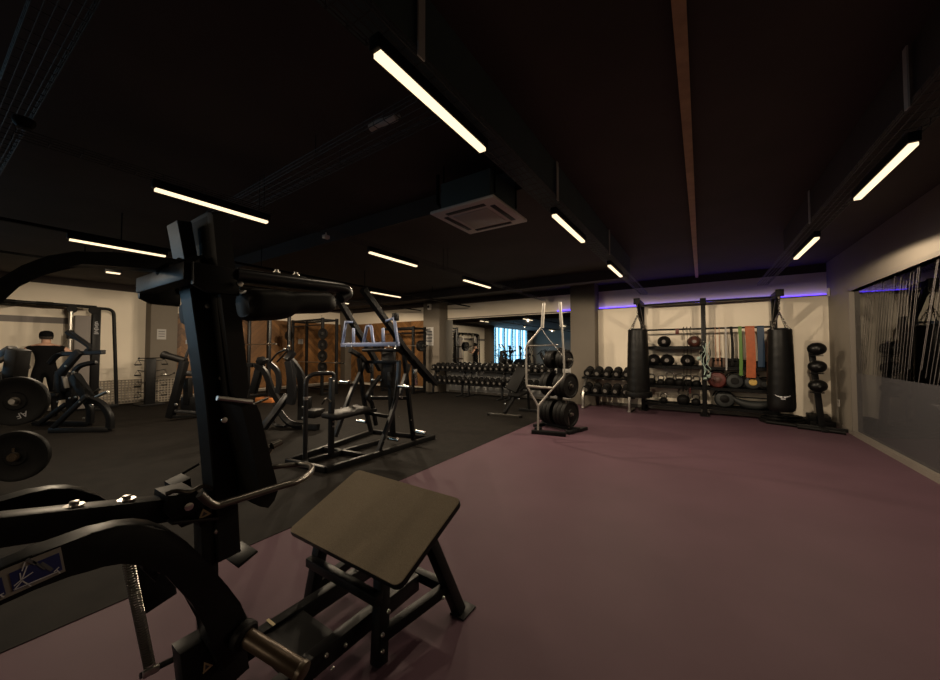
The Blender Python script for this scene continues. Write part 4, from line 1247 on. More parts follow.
def disc_bag(u, sh, r, m, mc, label):
    """round soft grip bag: dished round body leaning back, with a padded handle on its rim"""
    x = shelf_x(u); z = SH[sh] - .006
    t = thing('grip_bag', label, 'grip bag', (0, 0, 0), 'round grip bags')
    MB().lathe([(0, -.075), (r * .5, -.07), (r * .85, -.05), (r, 0), (r * .85, .05), (r * .5, .07), (0, .075)], (0, 0, r), (0, -1, 0), 28).build('body', m, t)
    MB().lathe([(0, .074), (r * .42, .0715), (r * .48, .067), (r * .40, .078), (0, .080)], (0, 0, r), (0, -1, 0), 24).build('centre_patch', mc, t)
    MB().tube([(r * 1.12 * math.cos(R(a)) , -.02, r + r * 1.17 * math.sin(R(a))) for a in range(50, 176, 9)], .014, 8).build('handle', 'matt', t)
    return place(t, (x, 9.19, z), (R(-8), 0, 0))
disc_bag(716.5, 'kettle', .175, 'red', 'redball', 'dark red round grip bag on the third right shelf')
disc_bag(734, 'kettle', .16, 'greyfab', 'rub', 'slate grey round grip bag between the red and ochre ones')
disc_bag(752, 'kettle', .15, 'greyfab', 'gold', 'round grip bag with an ochre face on the third right shelf')
disc_bag(764, 'kettle', .12, 'rub', 'greyfab', 'small black round grip bag beside the right punching bag')
disc_bag(723.5, 'floor', .185, 'greyfab', 'rub', 'dark grey round grip bag on the lowest right shelf')
# long dark crescent bag
x = shelf_x(753); z = SH['floor'] - .006
t = thing('crescent_bag', 'long dark crescent shaped training bag on the lowest right shelf', 'training bag', (x, 9.2, z))
mb = MB(); pts = [(x + .37 * math.cos(R(a)), 9.2, z + .30 + .21 * math.sin(R(a))) for a in range(200, 341, 10)]
n = len(pts); rad = [.03 + .065 * math.sin(math.pi * i / (n - 1)) ** .7 for i in range(n)]
rings = []
for i, p in enumerate(pts):
    rings.append([mb.bm.verts.new(V(p) + V((0, rad[i] * math.cos(k * math.pi / 6), rad[i] * .95 * math.sin(k * math.pi / 6)))) for k in range(12)])
for A_, B_ in zip(rings, rings[1:]):
    for k in range(12): mb.bm.faces.new((A_[k], A_[(k + 1) % 12], B_[(k + 1) % 12], B_[k]))
mb.bm.faces.new(rings[0][::-1]); mb.bm.faces.new(rings[-1]); mb.build('body', 'greyfab', t)
MB().bar((x - .34, 9.2, z + .245), (x + .34, 9.2, z + .245), .05, .02).build('strap', 'matt', t)


# ---------------------------------------------------------------- resistance bands hanging on the rail
def band(u, width, z_end, m, label, cat='resistance band', twist=0.0, y=9.06):
    x = hy(u, 350, y).x
    t = thing('resistance_band', label, cat, (x, y, 1.86), 'resistance bands on the rig')
    for side, yy in (('front', -.026), ('back', .030)):
        path = [(x, y + yy * .2, 1.885), (x, y + yy, 1.86)]
        N = 12
        for k in range(1, N + 1):
            f = k / N; path.append((x + twist * math.sin(f * 3.0) * .03 + (.012 if side == 'back' else 0) * f, y + yy * (1 - .45 * f), 1.86 + (z_end - 1.86) * f))
        MB().ribbon(path, width, .005, up=(0, 1, 0)).build('strand', m, t)
    MB().tube([(x - width / 2 * 0, y - .02, z_end), (x, y, z_end - .018), (x + .01, y + .02, z_end)], .004, 6).build('loop_end', m, t)
    return t
band(715.5, .012, 1.10, 'peach', 'thin peach band on the right bay rail, left of the pair')
band(719.5, .012, 1.08, 'peach', 'thin peach band on the right bay rail, right of the pair')
band(726, .028, .98, 'paper', 'narrow white band hanging next to the thin peach pair')
band(731.5, .045, 1.08, 'rub', 'black band hanging between the white and green bands', twist=.5)
band(740.3, .055, .88, 'green', 'long green band hanging on the right bay rail', twist=.2)
band(750, .15, .84, 'orange', 'broad orange band hanging on the right bay rail', twist=.4)
band(760.8, .11, 1.06, 'blue', 'dark blue band nearest the right punching bag', twist=.2)
for u, ze, lb in ((683, .62, 'thin dark skipping rope at the left of three on the left bay rail'), (686.3, .70, 'thin dark skipping rope in the middle of three on the left bay rail'), (690, .58, 'thin dark skipping rope nearest the centre post')):
    x = hy(u, 350, 9.02).x; t = thing('skipping_rope', lb, 'skipping rope', (x, 9.0, 1.86), 'skipping ropes')
    MB().tube(smooth_path([(x, 9.035, 1.80), (x, 9.03, 1.87), (x + .01, 9.06, 1.888), (x + .02, 9.035, 1.87), (x + .02, 9.02, 1.4), (x + .005, 9.02, ze + .2), (x - .01, 9.02, ze)]), .005, 6).build('cord', 'matt', t)
    MB().cyl((x - .01, 9.02, ze), (x - .012, 9.02, ze - .13), .012, seg=8).build('grip', 'red' if ze < .6 else 'rub', t)
x = hy(677.5, 350, 9.04).x
t = thing('rail_clip', 'small red clip on the left bay rail', 'clip', (x, 9.04, 1.83)); MB().box((x, 9.032, 1.83), (.07, .03, .10), None, .01).build('jaw', 'red', t); MB().cyl((x - .035, 9.03, 1.77), (x + .035, 9.03, 1.77), .016, seg=10).build('barrel', 'red', t)
# bundle of pale cords and cuffs on the centre upright
x = RX[1] - .0; 
hk = thing('cord_bundle', 'tangle of pale teal cords and cuffs hanging on the centre post', 'exercise cords', (x, 8.93, 1.5))
rnd = random.Random(11)
for k in range(7):
    xx = x + rnd.uniform(-.08, .09); z1 = rnd.uniform(1.35, 1.58); z0 = rnd.uniform(.72, 1.05)
    pts = [(xx + rnd.uniform(-.05, .05), 8.955 - .01 * (k % 3) - .03 * abs(math.sin(j)), z1 + (z0 - z1) * j / 5) for j in range(6)]
    MB().tube(smooth_path(pts, 4), .007, 6).build('cord', 'teal' if k % 3 else 'matt', hk)
for k in range(6):
    p = V((x + rnd.uniform(-.10, .10), 8.92, rnd.uniform(.72, 1.35)))
    MB().lathe([(.030, -.022), (.038, -.022), (.038, .022), (.030, .022)], p, (rnd.uniform(-.4, .4), -.3, rnd.uniform(-1, 1)), 12).build('cuff', 'teal' if k % 2 else 'rub', hk)
MB().cyl((x, 8.98, 1.56), (x, 8.91, 1.58), .01, seg=8).build('hook', 'zinc', hk)

# ---------------------------------------------------------------- wall ball tree and floor clutter in the corner
bx_, by_ = hz(828, 431, 0).xy
bx_, by_ = 1.70, 8.62
tr = thing('ball_tree', 'black upright ball stand in the back right corner', 'ball stand', (bx_, by_, 0))
MB().bar((bx_ + .05, by_ - .02, .02), (bx_ - .06, by_, 1.44), .085, .07, (0, 1, 0)).build('post', 'black', tr)
MB().bar((bx_ - .30, by_ + .06, .03), (bx_ + .36, by_ - .10, .03), .08, .05).build('base_bar', 'black', tr)
MB().bar((bx_ + .02, by_ - .34, .03), (bx_ + .05, by_ + .3, .03), .08, .05).build('base_bar', 'black', tr)
for z in (1.40, 1.09, .755):
    MB().tube([(bx_ - .02 + .09 * math.cos(R(a)), by_ - .12 + .09 * math.sin(R(a)), z - .10) for a in range(0, 360, 24)], .008, 6, closed=True).build('ball_ring', 'black', tr)
for z, r, lb in ((1.42, .120, 'shiny black ball, topmost on the corner ball stand'), (1.11, .118, 'shiny black ball, middle of the corner ball stand'), (.775, .120, 'shiny black ball, lowest on the corner ball stand')):
    t = thing('slam_ball', lb, 'slam ball', (0, 0, 0), 'balls on the corner stand')
    MB().ball((0, 0, 0), r, (1.06, 1.06, .93), 28).build('shell', 'bagskin', t)
    MB().lathe([(0, 0), (.018, 0), (.016, .004), (0, .005)], (0, -r * 1.05, 0), (0, -1, 0), 12).build('valve', 'grille', t)
    place(t, (bx_ - .02 + (.0), by_ - .17, z))
# black rope coils and low black foam blocks on the floor
rp = thing('battle_rope', 'thick black rope coiled on the floor beside the corner ball stand', 'rope', (1.35, 8.95, 0))
pts = []
for k in range(150):
    a = k * .30; rr = .30 - .0008 * k + .02 * math.sin(k * .9); pts.append((1.28 + rr * 1.15 * math.cos(a), 8.98 + rr * .75 * math.sin(a), .03 + .05 * (k // 50) + .008 * math.sin(k)))
MB().tube(pts, .022, 8).build('coil', 'matt', rp)
for s_ in (pts[0], pts[-1]): MB().cyl(V(s_), V(s_) + V((.10, -.12, .01)), .027, seg=10).build('rope_end', 'rub', rp)
for (x, y, z, sx, sy, sz, a, lb) in ((1.78, 9.12, .05, .36, .5, .10, 10, 'low black step block on the floor behind the corner ball stand'), (1.80, 9.10, .145, .30, .44, .09, -6, 'black step block on top of another in the corner'),
                                  (1.10, 8.88, .035, .30, .2, .07, 25, 'small black block on the floor under the right punching bag')):
    t = thing('step_block', lb, 'step block', (x, y, z - sz / 2), 'step blocks')
    rot = Matrix.Rotation(R(a), 3, 'Z')
    MB().box((x, y, z), (sx, sy, sz), rot, .012).build('block', 'rub', t)
    mb = MB()
    MB().box((x, y, z + sz / 2), (sx * .88, sy * .88, .004), rot).build('tread', 'matt', t)
for i, (a, b, lb) in enumerate((((1.42, 8.45, .035), (1.95, 8.25, .035), 'black rubber bar lying on the floor in front of the ball stand'), ((1.02, 8.70, .03), (1.40, 8.56, .03), 'short black bar lying on the floor under the right punching bag'))):
    t = thing('floor_bar', lb, 'training bar', (V(a) + V(b)) / 2, 'bars on the floor')
    a, b = V(a), V(b); a.z = b.z = .034; d = (b - a)
    MB().cyl(a, b, .030, seg=14).build('tube', 'rub', t)
    for p in (a, b): MB().cyl(p - d.normalized() * .012, p + d.normalized() * .012, .034, seg=14).build('end_cap', 'rub', t)
# weighted vest style rail near the wall end
# ================================================================ plate tree with sled frame
PD = 5.95
c0 = hz(554, 431, 0)
ptree = thing('plate_tree', 'black plate storage tree on the joint of purple and black floor', 'plate rack', (c0.x, c0.y, 0))
axp = V((1, -.32, 0)).normalized(); side = V((.32, 1, 0)).normalized()
pc = V((c0.x - .04, c0.y, 0)) + side * .24
for s in (-.36, .34): MB().bar(pc + axp * s - side * .27 + V((0, 0, .03)), pc + axp * s + side * .27 + V((0, 0, .03)), .08, .05).build('foot_bar', 'black', ptree)
MB().bar(pc - axp * .40 + V((0, 0, .05)), pc + axp * .38 + V((0, 0, .05)), .08, .06).build('base_beam', 'black', ptree)
MB().bar(pc + V((0, 0, .05)), pc + V((0, 0, 1.44)), .08, .08, (0, 1, 0)).build('upright', 'black', ptree)
lv = ((.29, 'lowest'), (.78, 'middle'), (1.23, 'top'))
for z, nm in lv: MB().cyl(pc - axp * .36 + V((0, 0, z)), pc + axp * .27 + V((0, 0, z)), .024, seg=12).build('storage_peg', 'steel', ptree)
bp_ = plate_mesh(.225, .075, label='x', name='bumper_plate', group='bumper plates on the plate tree'); first = True
for z, nm, offs, sc_k in ((.29, 'lowest', (-.27, -.19, -.11, .04, .12, .20), 1), (.78, 'middle', (-.26, -.18, .04, .12, .20), .97), (1.23, 'top', (-.20, -.12, .06, .14), .72)):
    for i, o_ in enumerate(offs):
        lb = 'black bumper plate, %s from the left on the %s peg of the plate tree' % (ORD[i], nm)
        loc = pc + axp * o_ + V((0, 0, z - .0)); ro = axis_rot(axp, i)
        if first: place(bp_, loc, ro); bp_['label'] = lb; first = False; q = bp_
        else: q = dup(bp_, loc, ro, lb)
        q.scale = (sc_k, sc_k, 1)
# chrome frame of a push sled parked upright against the tree
SD = 5.72
S = lambda u, v, d=0.0: hd(u, v, SD + d)
sl = thing('push_sled', 'chrome push sled stood upright in front of the stored plates', 'sled', (S(545, 430).x, S(545, 430).y, 0))
def st_(pts, nm, r=.016, m='silver'): MB().tube(fillet(pts, .05, 4), r, 10).build(nm, m, sl)
gl = S(538, 429); gl.z = .03
st_([S(538, 430) * 1.0, S(538.2, 406), S(526.5, 385), S(526, 346), S(541, 328)], 'side_tube')
st_([S(538.2, 406, .01), S(552.5, 389, .01), S(564.5, 376), S(563.8, 356), S(562, 326)], 'side_tube')
st_([S(526.5, 386), S(551.5, 388)], 'cross_tube', .02)
st_([S(543.8, 303), S(542.2, 328)], 'push_pole', .027, 'silver')
st_([S(560, 302), S(561.6, 327)], 'push_pole', .027, 'silver')
st_([S(541, 328), S(547, 337), S(563, 356)], 'stay_wire', .005)
st_([S(526, 346), S(558, 345, .05)], 'cross_tube', .014, 'steel')
MB().bar(hz(532, 431.5, .03), hz(566, 434.5, .03), .10, .06).build('front_skid', 'black', sl)
MB().box(hz(538.2, 430, .05), (.10, .10, .10), None, .01).build('skid_socket', 'black', sl)
st_([S(566, 400, .3), S(569, 428, .3)], 'rear_tube', .016, 'handle')

# ================================================================ cable machine on the left wall
CX = -12.05
cm = thing('cable_machine', 'black twin column cable machine with grey weight shrouds against the left wall', 'cable machine', (CX, 1.0, 0))
yr, yl = 2.03, -.10; zt = 2.42
for s, y in ((1, yr), (-1, yl)):
    MB().box((CX, y, 1.2), (.14, .15, 2.36), None, .02).build('column', 'black', cm)
    MB().box((CX - .02, y - s * .22, 1.12), (.20, .26, 2.16), None, .02).build('weight_shroud', 'bluegrey' if False else 'stripe', cm)
    MB().cyl((CX + .12, y - s * .42, .1), (CX + .12, y - s * .42, 2.28), .035, seg=14).build('guide_column', 'steel', cm)
    for yy, zz, r in ((y - s * .06, 2.34, .085), (y - s * .40, 2.33, .085)):
        MB().lathe([(0, -.03), (r, -.03), (r * .82, 0), (r, .03), (0, .03)], (CX + .09, yy, zz), (1, 0, 0), 18).build('pulley', 'rub', cm)
    MB().box((CX + .12, y - s * .42, 1.75), (.10, .12, .20), None, .02).build('carriage', 'black', cm)
    MB().tube(fillet([(CX - .02, y, 2.40), (CX - .02, y + s * .30, 2.40), (CX - .02, y + s * .40, .04)], .14, 6), .035, 10).build('side_tube', 'black', cm)
    MB().bar((CX, y - s * .5, .04), (CX, y + s * .42, .04), .10, .07).build('base_rail', 'black', cm)
    MB().bar((CX + .45, y, .04), (CX - .25, y, .04), .10, .07).build('base_foot', 'black', cm)
mb = MB(); 
for k in range(9):
    z = 2.06 - .035 * k; w = .018 + .010 * ((k * 7) % 3)
    mb.bb((CX + .0705, yr - w, z), (CX + .072, yr + w, z + .012))
    if k % 2: mb.bb((CX + .0705, yr - w, z), (CX + .072, yr - w + .01, z + .035))
mb.build('vertical_lettering', 'signwhite', cm)
MB().tube([(CX + .02, yl, 2.42), (CX + .02, yr, 2.42)], .035, 12).build('crossbar', 'black', cm)
MB().tube(fillet([(CX + .02, .95, 2.42), (CX + .06, .78, 2.34), (CX + .12, .62, 2.36), (CX + .10, .50, 2.44), (CX + .02, .40, 2.42)], .06, 4), .02, 10).build('pull_up_grip', 'black', cm)
for y in (.72, 1.24): MB().cyl((CX + .02, y - .12, 2.42), (CX + .02, y + .12, 2.42), .042, seg=12).build('grip_sleeve', 'matt', cm)
MB().tube([(CX + .15, yr - .42, 1.72), (-11.62, 1.42, 1.42)], .004, 6).build('cable', 'steel', cm)
MB().tube([(CX + .15, yl + .42, .95), (-11.66, .84, 1.02)], .004, 6).build('cable', 'steel', cm)

# ---------------------------------------------------------------- the person training at the cable machine
def person(loc, rotz):
    """standing figure, facing +Y in its own space"""
    P = {}; E = []; RAD = {}
    def v(n, p, r, frm=None):
        P[n] = V(p); RAD[n] = r
        if frm: E.append((frm, n))
    v('pelvis', (0, 0, .98), (.155, .115)); v('waist', (0, .005, 1.12), (.142, .105), 'pelvis'); v('chest', (0, .0, 1.30), (.190, .122), 'waist'); v('upper', (0, -.012, 1.43), (.165, .10), 'chest')
    v('neck', (0, -.008, 1.53), (.068, .066), 'upper'); v('jaw', (0, .03, 1.60), (.070, .078), 'neck'); v('skull', (0, .02, 1.67), (.080, .096), 'jaw'); v('crown', (0, .01, 1.735), (.060, .072), 'skull')
    for s, n in ((-1, 'l'), (1, 'r')):
        v('sh' + n, (s * .225, -.01, 1.43), (.076, .070), 'upper')
        if n == 'r':
            el, wr, pa = (s * .43, .03, 1.22), (s * .32, .26, 1.27), (s * .27, .33, 1.30)
        else:
            el, wr, pa = (s * .35, -.03, 1.15), (s * .26, .20, 1.06), (s * .245, .28, 1.05)
        v('bi' + n, tuple(V((s * .225, -.01, 1.43)).lerp(V(el), .55)), (.062, .060), 'sh' + n)
        v('el' + n, el, (.043, .043), 'bi' + n); v('fa' + n, tuple(V(el).lerp(V(wr), .35)), (.045, .042), 'el' + n)
        v('wr' + n, wr, (.029, .025), 'fa' + n); v('pa' + n, pa, (.032, .020), 'wr' + n)
        d = (V(pa) - V(wr)).normalized(); sidev = d.cross(V((0, 0, 1))).normalized(); up = V((0, 0, 1))
        for k, (o, ln) in enumerate(((-.030, .030), (-.010, .036), (.010, .034), (.030, .026))):
            b0 = V(pa) + d * .025 + up * o; b1 = b0 + d * ln - sidev * s * .004; b2 = b1 + (d * .2 + sidev * (-s)).normalized() * ln * .8
            v(f'f{k}a{n}', b0, (.011, .011), 'pa' + n); v(f'f{k}b{n}', b1, (.010, .010), f'f{k}a{n}'); v(f'f{k}c{n}', b2, (.008, .008), f'f{k}b{n}')
        t0 = V(wr).lerp(V(pa), .6) + up * .03; t1 = t0 + d * .03 + up * .02 - sidev * s * .012
        v('ta' + n, t0, (.012, .012), 'pa' + n); v('tb' + n, t1, (.010, .010), 'ta' + n)
        v('hip' + n, (s * .095, 0, .90), (.100, .105), 'pelvis'); v('th' + n, (s * .115, .01, .70), (.088, .092), 'hip' + n); v('kn' + n, (s * .13, .02, .50), (.060, .064), 'th' + n)
        v('ca' + n, (s * .135, -.005, .35), (.058, .062), 'kn' + n); v('an' + n, (s * .14, -.01, .11), (.040, .042), 'ca' + n)
        v('he' + n, (s * .14, -.03, .055), (.044, .050), 'an' + n); v('fo' + n, (s * .155, .09, .045), (.044, .036), 'he' + n); v('to' + n, (s * .165, .17, .038), (.040, .030), 'fo' + n)
    names = list(P); idx = {n: i for i, n in enumerate(names)}
    me = bpy.data.meshes.new('person'); me.from_pydata([P[n] for n in names], [(idx[a], idx[b]) for a, b in E], [])
    tmp = bpy.data.objects.new('tmp', me); COL.objects.link(tmp)
    sk = tmp.modifiers.new('s', 'SKIN'); sk.use_smooth_shade = True
    for i, n in enumerate(names):
        me.skin_vertices[0].data[i].radius = RAD[n]; me.skin_vertices[0].data[i].use_root = (n == 'pelvis')
    ss = tmp.modifiers.new('u', 'SUBSURF'); ss.levels = 2; ss.render_levels = 2
    dg = bpy.context.evaluated_depsgraph_get()
    bm_ = bpy.data.meshes.new_from_object(tmp.evaluated_get(dg)); bpy.data.objects.remove(tmp)
    bm_.name = 'person'; bm_.materials.clear()
    for k in ('skin', 'cloth', 'matt'): bm_.materials.append(M[k])
    for p in bm_.polygons:
        c = p.center
        arm = abs(c.x) > .255 + max(0, 1.42 - c.z) * .0 and c.z > .95
        if c.z < .085: p.material_index = 2
        elif c.z < .98: p.material_index = 1
        elif c.z < 1.485 and not arm: p.material_index = 1
        else: p.material_index = 0
        p.use_smooth = True
    o = bpy.data.objects.new('person', bm_); COL.objects.link(o)
    WM[o.name] = Matrix.Identity(4)
    MB().lathe([(.098, -.02), (.100, .02), (.094, .06), (.070, .092), (.03, .106), (0, .108)], (0, .012, 1.69), (0, -.08, 1), 24).build('cap', 'cloth', o)
    mb = MB(); n = 12; a0 = [(.098 * math.cos(math.pi * k / n) * .85, .012 + .098 * math.sin(math.pi * k / n), 1.685) for k in range(n + 1)]
    a1 = [(.085 * math.cos(math.pi * k / n), .06 + .125 * math.sin(math.pi * k / n), 1.672) for k in range(n + 1)]
    mb.prism(a0 + a1[::-1], (0, 0, .006)); mb.build('cap_brim', 'cloth', o)
    MB().lathe([(.088, -.035), (.096, -.01), (.099, .015)], (0, -.002, 1.66), (0, -.05, 1), 24).build('hair', 'hair', o)
    for s in (-1, 1):
        MB().ball((s * .083, .01, 1.635), .026, (.35, .7, 1.1), 12).build('ear', 'skin', o)
        MB().ball((s * .030, .102, 1.645), .011, (1.2, .5, .7), 10).build('eye', 'ink', o)
    MB().ball((0, .118, 1.615), .014, (.8, 1.1, 1.5), 12).build('nose', 'skin', o)
    MB().ball((0, .101, 1.575), .018, (1.2, .35, .3), 10).build('mouth', 'redball', o)
    tag(o, 'person in a black cap and sleeveless black top, seen from behind at the cable machine', 'person')
    o.location = loc; o.rotation_euler = (0, 0, rotz); o.scale = (1, 1, 1)
    return o
person((-11.30, 1.20, .004), R(82))
for (p, lb) in (((-11.58, 1.36, 1.36), 'black cable grip held in the raised right hand of the person'), ((-11.54, .86, 1.05), 'black cable grip held low in the left hand of the person')):
    t = thing('cable_grip', lb, 'cable grip', p)
    MB().cyl(V(p) - V((0, 0, .06)), V(p) + V((0, 0, .06)), .014, seg=10).build('grip', 'rub', t)
    MB().tube(fillet([V(p) + V((0, 0, -.06)), V(p) + V((-.10, 0, 0)), V(p) + V((0, 0, .06))], .03, 3), .005, 6).build('strap', 'matt', t)


# ================================================================ generic helper for the machines further back
def skeleton(root, d0, parts):
    """parts: (name, material, width, height, [(u, v, depth offset) ...], rounded)"""
    for nm, m, w, h, pts, rounded in parts:
        P = [hd(u, v, d0 + dd) for u, v, dd in pts]
        for p in P: p.z = max(p.z, h / 2 + .005)
        if rounded == 'tube': MB().tube(smooth_path(P, 5) if len(P) > 2 else P, w / 2, 10).build(nm, m, root)
        elif len(P) > 2: MB().ribbon(smooth_path(P, 5), w, h, up=(.86, .5, 0)).build(nm, m, root)
        else: MB().bar(P[0], P[1], w, h, (.86, .5, .02)).build(nm, m, root)


# ---------------------------------------------------------------- plate loaded press between the person and the loaded plates
D0 = 6.0; c0 = hz(80, 433, 0)
pm = thing('press_machine', 'black plate loaded press with many levers in front of the person', 'gym machine', (c0.x, c0.y, 0))
skeleton(pm, D0, [
    ('base_rail', 'black', .08, .08, [(50, 436, -.1), (110, 430.5, 0)], 0),
    ('base_rail', 'black', .08, .08, [(34, 424, .55), (90, 425, .45)], 0),
    ('curved_leg', 'black', .08, .10, [(110, 430, 0), (109.5, 416, 0), (102, 404.5, .0), (90, 399, 0)], 1),
    ('curved_leg', 'black', .08, .10, [(90, 425, .45), (90, 408, .45), (84, 398, .45)], 1),
    ('slide_rail', 'black', .05, .07, [(50, 435, -.1), (87, 395.5, -.1)], 0),
    ('slide_rail', 'black', .05, .07, [(38, 427, .4), (66, 404, .4)], 0),
    ('spine', 'black', .12, .14, [(74, 376, .2), (91, 402, .15)], 0),
    ('front_brace', 'black', .08, .08, [(59, 371, .2), (62, 400, .2)], 0),
    ('seat_post', 'black', .10, .12, [(71, 372, .25), (72, 408, .25)], 0),
    ('top_arm', 'black', .07, .07, [(50, 363, .1), (59, 354.5, .05), (77, 353.5, 0), (103.5, 352, -.05)], 1),
    ('lever_plate', 'black', .06, .12, [(60, 374, -.05), (79.5, 351.5, -.05)], 0),
    ('side_arm', 'black', .07, .07, [(72, 376, .3), (80, 366, .3), (96.5, 362, .3)], 1),
    ('upper_bar', 'black', .05, .05, [(66.5, 332, .3), (88.5, 346.5, .3), (86, 351, .3)], 0),
    ('upper_bar', 'satin', .04, .04, [(72, 332.5, .45), (91, 346, .45)], 0),
    ('plate_horn', 'steel', .05, .05, [(96, 397, -.1), (108, 391.5, -.15)], 'tube'),
    ('plate_horn', 'steel', .05, .05, [(93, 394, .3), (101, 388, .25)], 'tube'),
    ('crossbar', 'black', .06, .06, [(87, 397, -.1), (84, 399, .45)], 0),
])
MB().box(hd(67, 382, D0 + .28), (.30, .22, .34), Matrix.Rotation(R(25), 3, 'Z'), .04).build('back_pad', 'vinylpad', pm)
MB().box(hd(60, 394, D0 + .3), (.34, .34, .09), Matrix.Rotation(R(25), 3, 'Z'), .03).build('seat', 'vinylpad', pm)
MB().bar(hd(64, 376, D0 + .05), hd(67, 388, D0 + .05), .07, .02, (.86, .5, 0)).build('pale_label_plate', 'ring', pm)
for u, v in ((66, 366), (74, 372), (70, 398), (76, 397), (92, 405), (84, 418), (58, 402), (80, 402)):
    MB().lathe([(0, 0), (.016, 0), (.016, .012), (0, .016)], hd(u, v, D0 - .12), (.6, -.8, 0), 10).build('bolt', 'zinc', pm)

# ---------------------------------------------------------------- machine at the left edge: post, pad, two horns with big plates
D1 = 3.35
c0 = hd(2, 440, D1); lp = thing('plate_loaded_machine', 'black plate loaded machine at the left edge carrying two large plates', 'gym machine', (c0.x, c0.y, 0))
pb = hd(-8, 440, D1 + .12)
MB().bar(V((pb.x, pb.y, .0)), V((pb.x, pb.y, 1.15)), .09, .09, (0, 1, 0)).build('upright', 'black', lp)
MB().bar(V((pb.x - .5, pb.y - .25, .04)), V((pb.x + .02, pb.y + .0, .04)), .09, .08).build('base_beam', 'black', lp)
MB().bar(V((pb.x - .3, pb.y + .05, .04)), V((pb.x, pb.y - .5, .04)), .09, .08).build('base_beam', 'black', lp)
MB().bar(hd(13, 388, D1 + .3), hd(19, 349, D1 + .3), .13, .14, (.86, .5, 0), .02).build('pad_block', 'vinylpad', lp)
MB().tube([hd(-10, 366, D1 + .2), hd(12, 354, D1 + .3)], .024, 12).build('chrome_arm', 'steel', lp)
MB().tube([hd(-12, 382, D1 + .2), hd(12, 369, D1 + .3)], .030, 12).build('chrome_arm', 'handle', lp)
MB().bar(hd(4, 356, D1 + .34), hd(14, 350, D1 + .34), .08, .10, (.86, .5, 0)).build('arm_clamp', 'black', lp)
nrm = V((.80, -.60, 0)).normalized()
for u, v in ((17, 401), (17, 456)):
    p = hd(u, v, D1); MB().cyl(p - nrm * .22, p + nrm * .06, .0245, seg=14).build('plate_horn', 'steel', lp)
    MB().bar(p - nrm * .2, V((pb.x, pb.y, p.z)), .06, .06).build('horn_bracket', 'black', lp)
a1 = plate_mesh(.232, .05, letters='AF', label='large black plate with pale letters, upper of two at the left edge', name='weight_plate', loc=hd(17, 401, D1), axis=nrm, group='large plates at the left edge')
a1.rotation_euler = axis_rot(nrm, R(62))
a2 = plate_mesh(.238, .05, label='large plain black plate, lower of two at the left edge', name='weight_plate', loc=hd(17, 456, D1), axis=nrm, group='large plates at the left edge')

# ---------------------------------------------------------------- leaning machine just left of the foreground post
D2 = 6.9; c0 = hz(185, 419, 0)
lm = thing('roller_machine', 'black leaning machine with a padded roller left of the foreground post', 'gym machine', (c0.x, c0.y, 0))
skeleton(lm, D2, [
    ('leaning_post', 'black', .11, .12, [(170, 420, 0), (184.5, 361, 0)], 0),
    ('leaning_post', 'black', .11, .12, [(214, 418, .5), (200, 352, .3)], 0),
    ('crossbar', 'satin', .06, .06, [(174, 411, 0), (214, 414, .45)], 0),
    ('crossbar', 'black', .06, .06, [(172, 417, 0), (216, 419, .5)], 0),
    ('link_box', 'satin', .10, .10, [(183, 373, .05), (199, 374, .2)], 0),
    ('roller_arm', 'satin', .05, .05, [(184, 362, 0), (192, 341, .1)], 'tube'),
    ('stack_post', 'black', .12, .12, [(188, 378, .6), (188, 404, .6)], 0),
    ('stack_foot', 'black', .3, .08, [(182, 404, .6), (196, 404, .6)], 0),
])
MB().lathe([(.0, 0), (.065, .0), (.08, .015), (.08, .06), (.066, .08), (.066, .44), (0, .45)], hd(162.5, 354.5, D2 - .02), hd(184, 360.5, D2 + .02) - hd(162.5, 354.5, D2 - .02), 20).build('padded_roller', 'vinylpad', lm)
MB().cyl(hd(187.5, 340, D2 + .1), hd(187.5, 344, D2 + .1), .03, seg=10).build('chrome_peg', 'zinc', lm)
MB().lathe([(0, 0), (.03, 0), (.03, .02), (0, .03)], hd(176.5, 404.5, D2 - .08), (.5, -.8, 0), 10).build('bolt', 'zinc', lm)

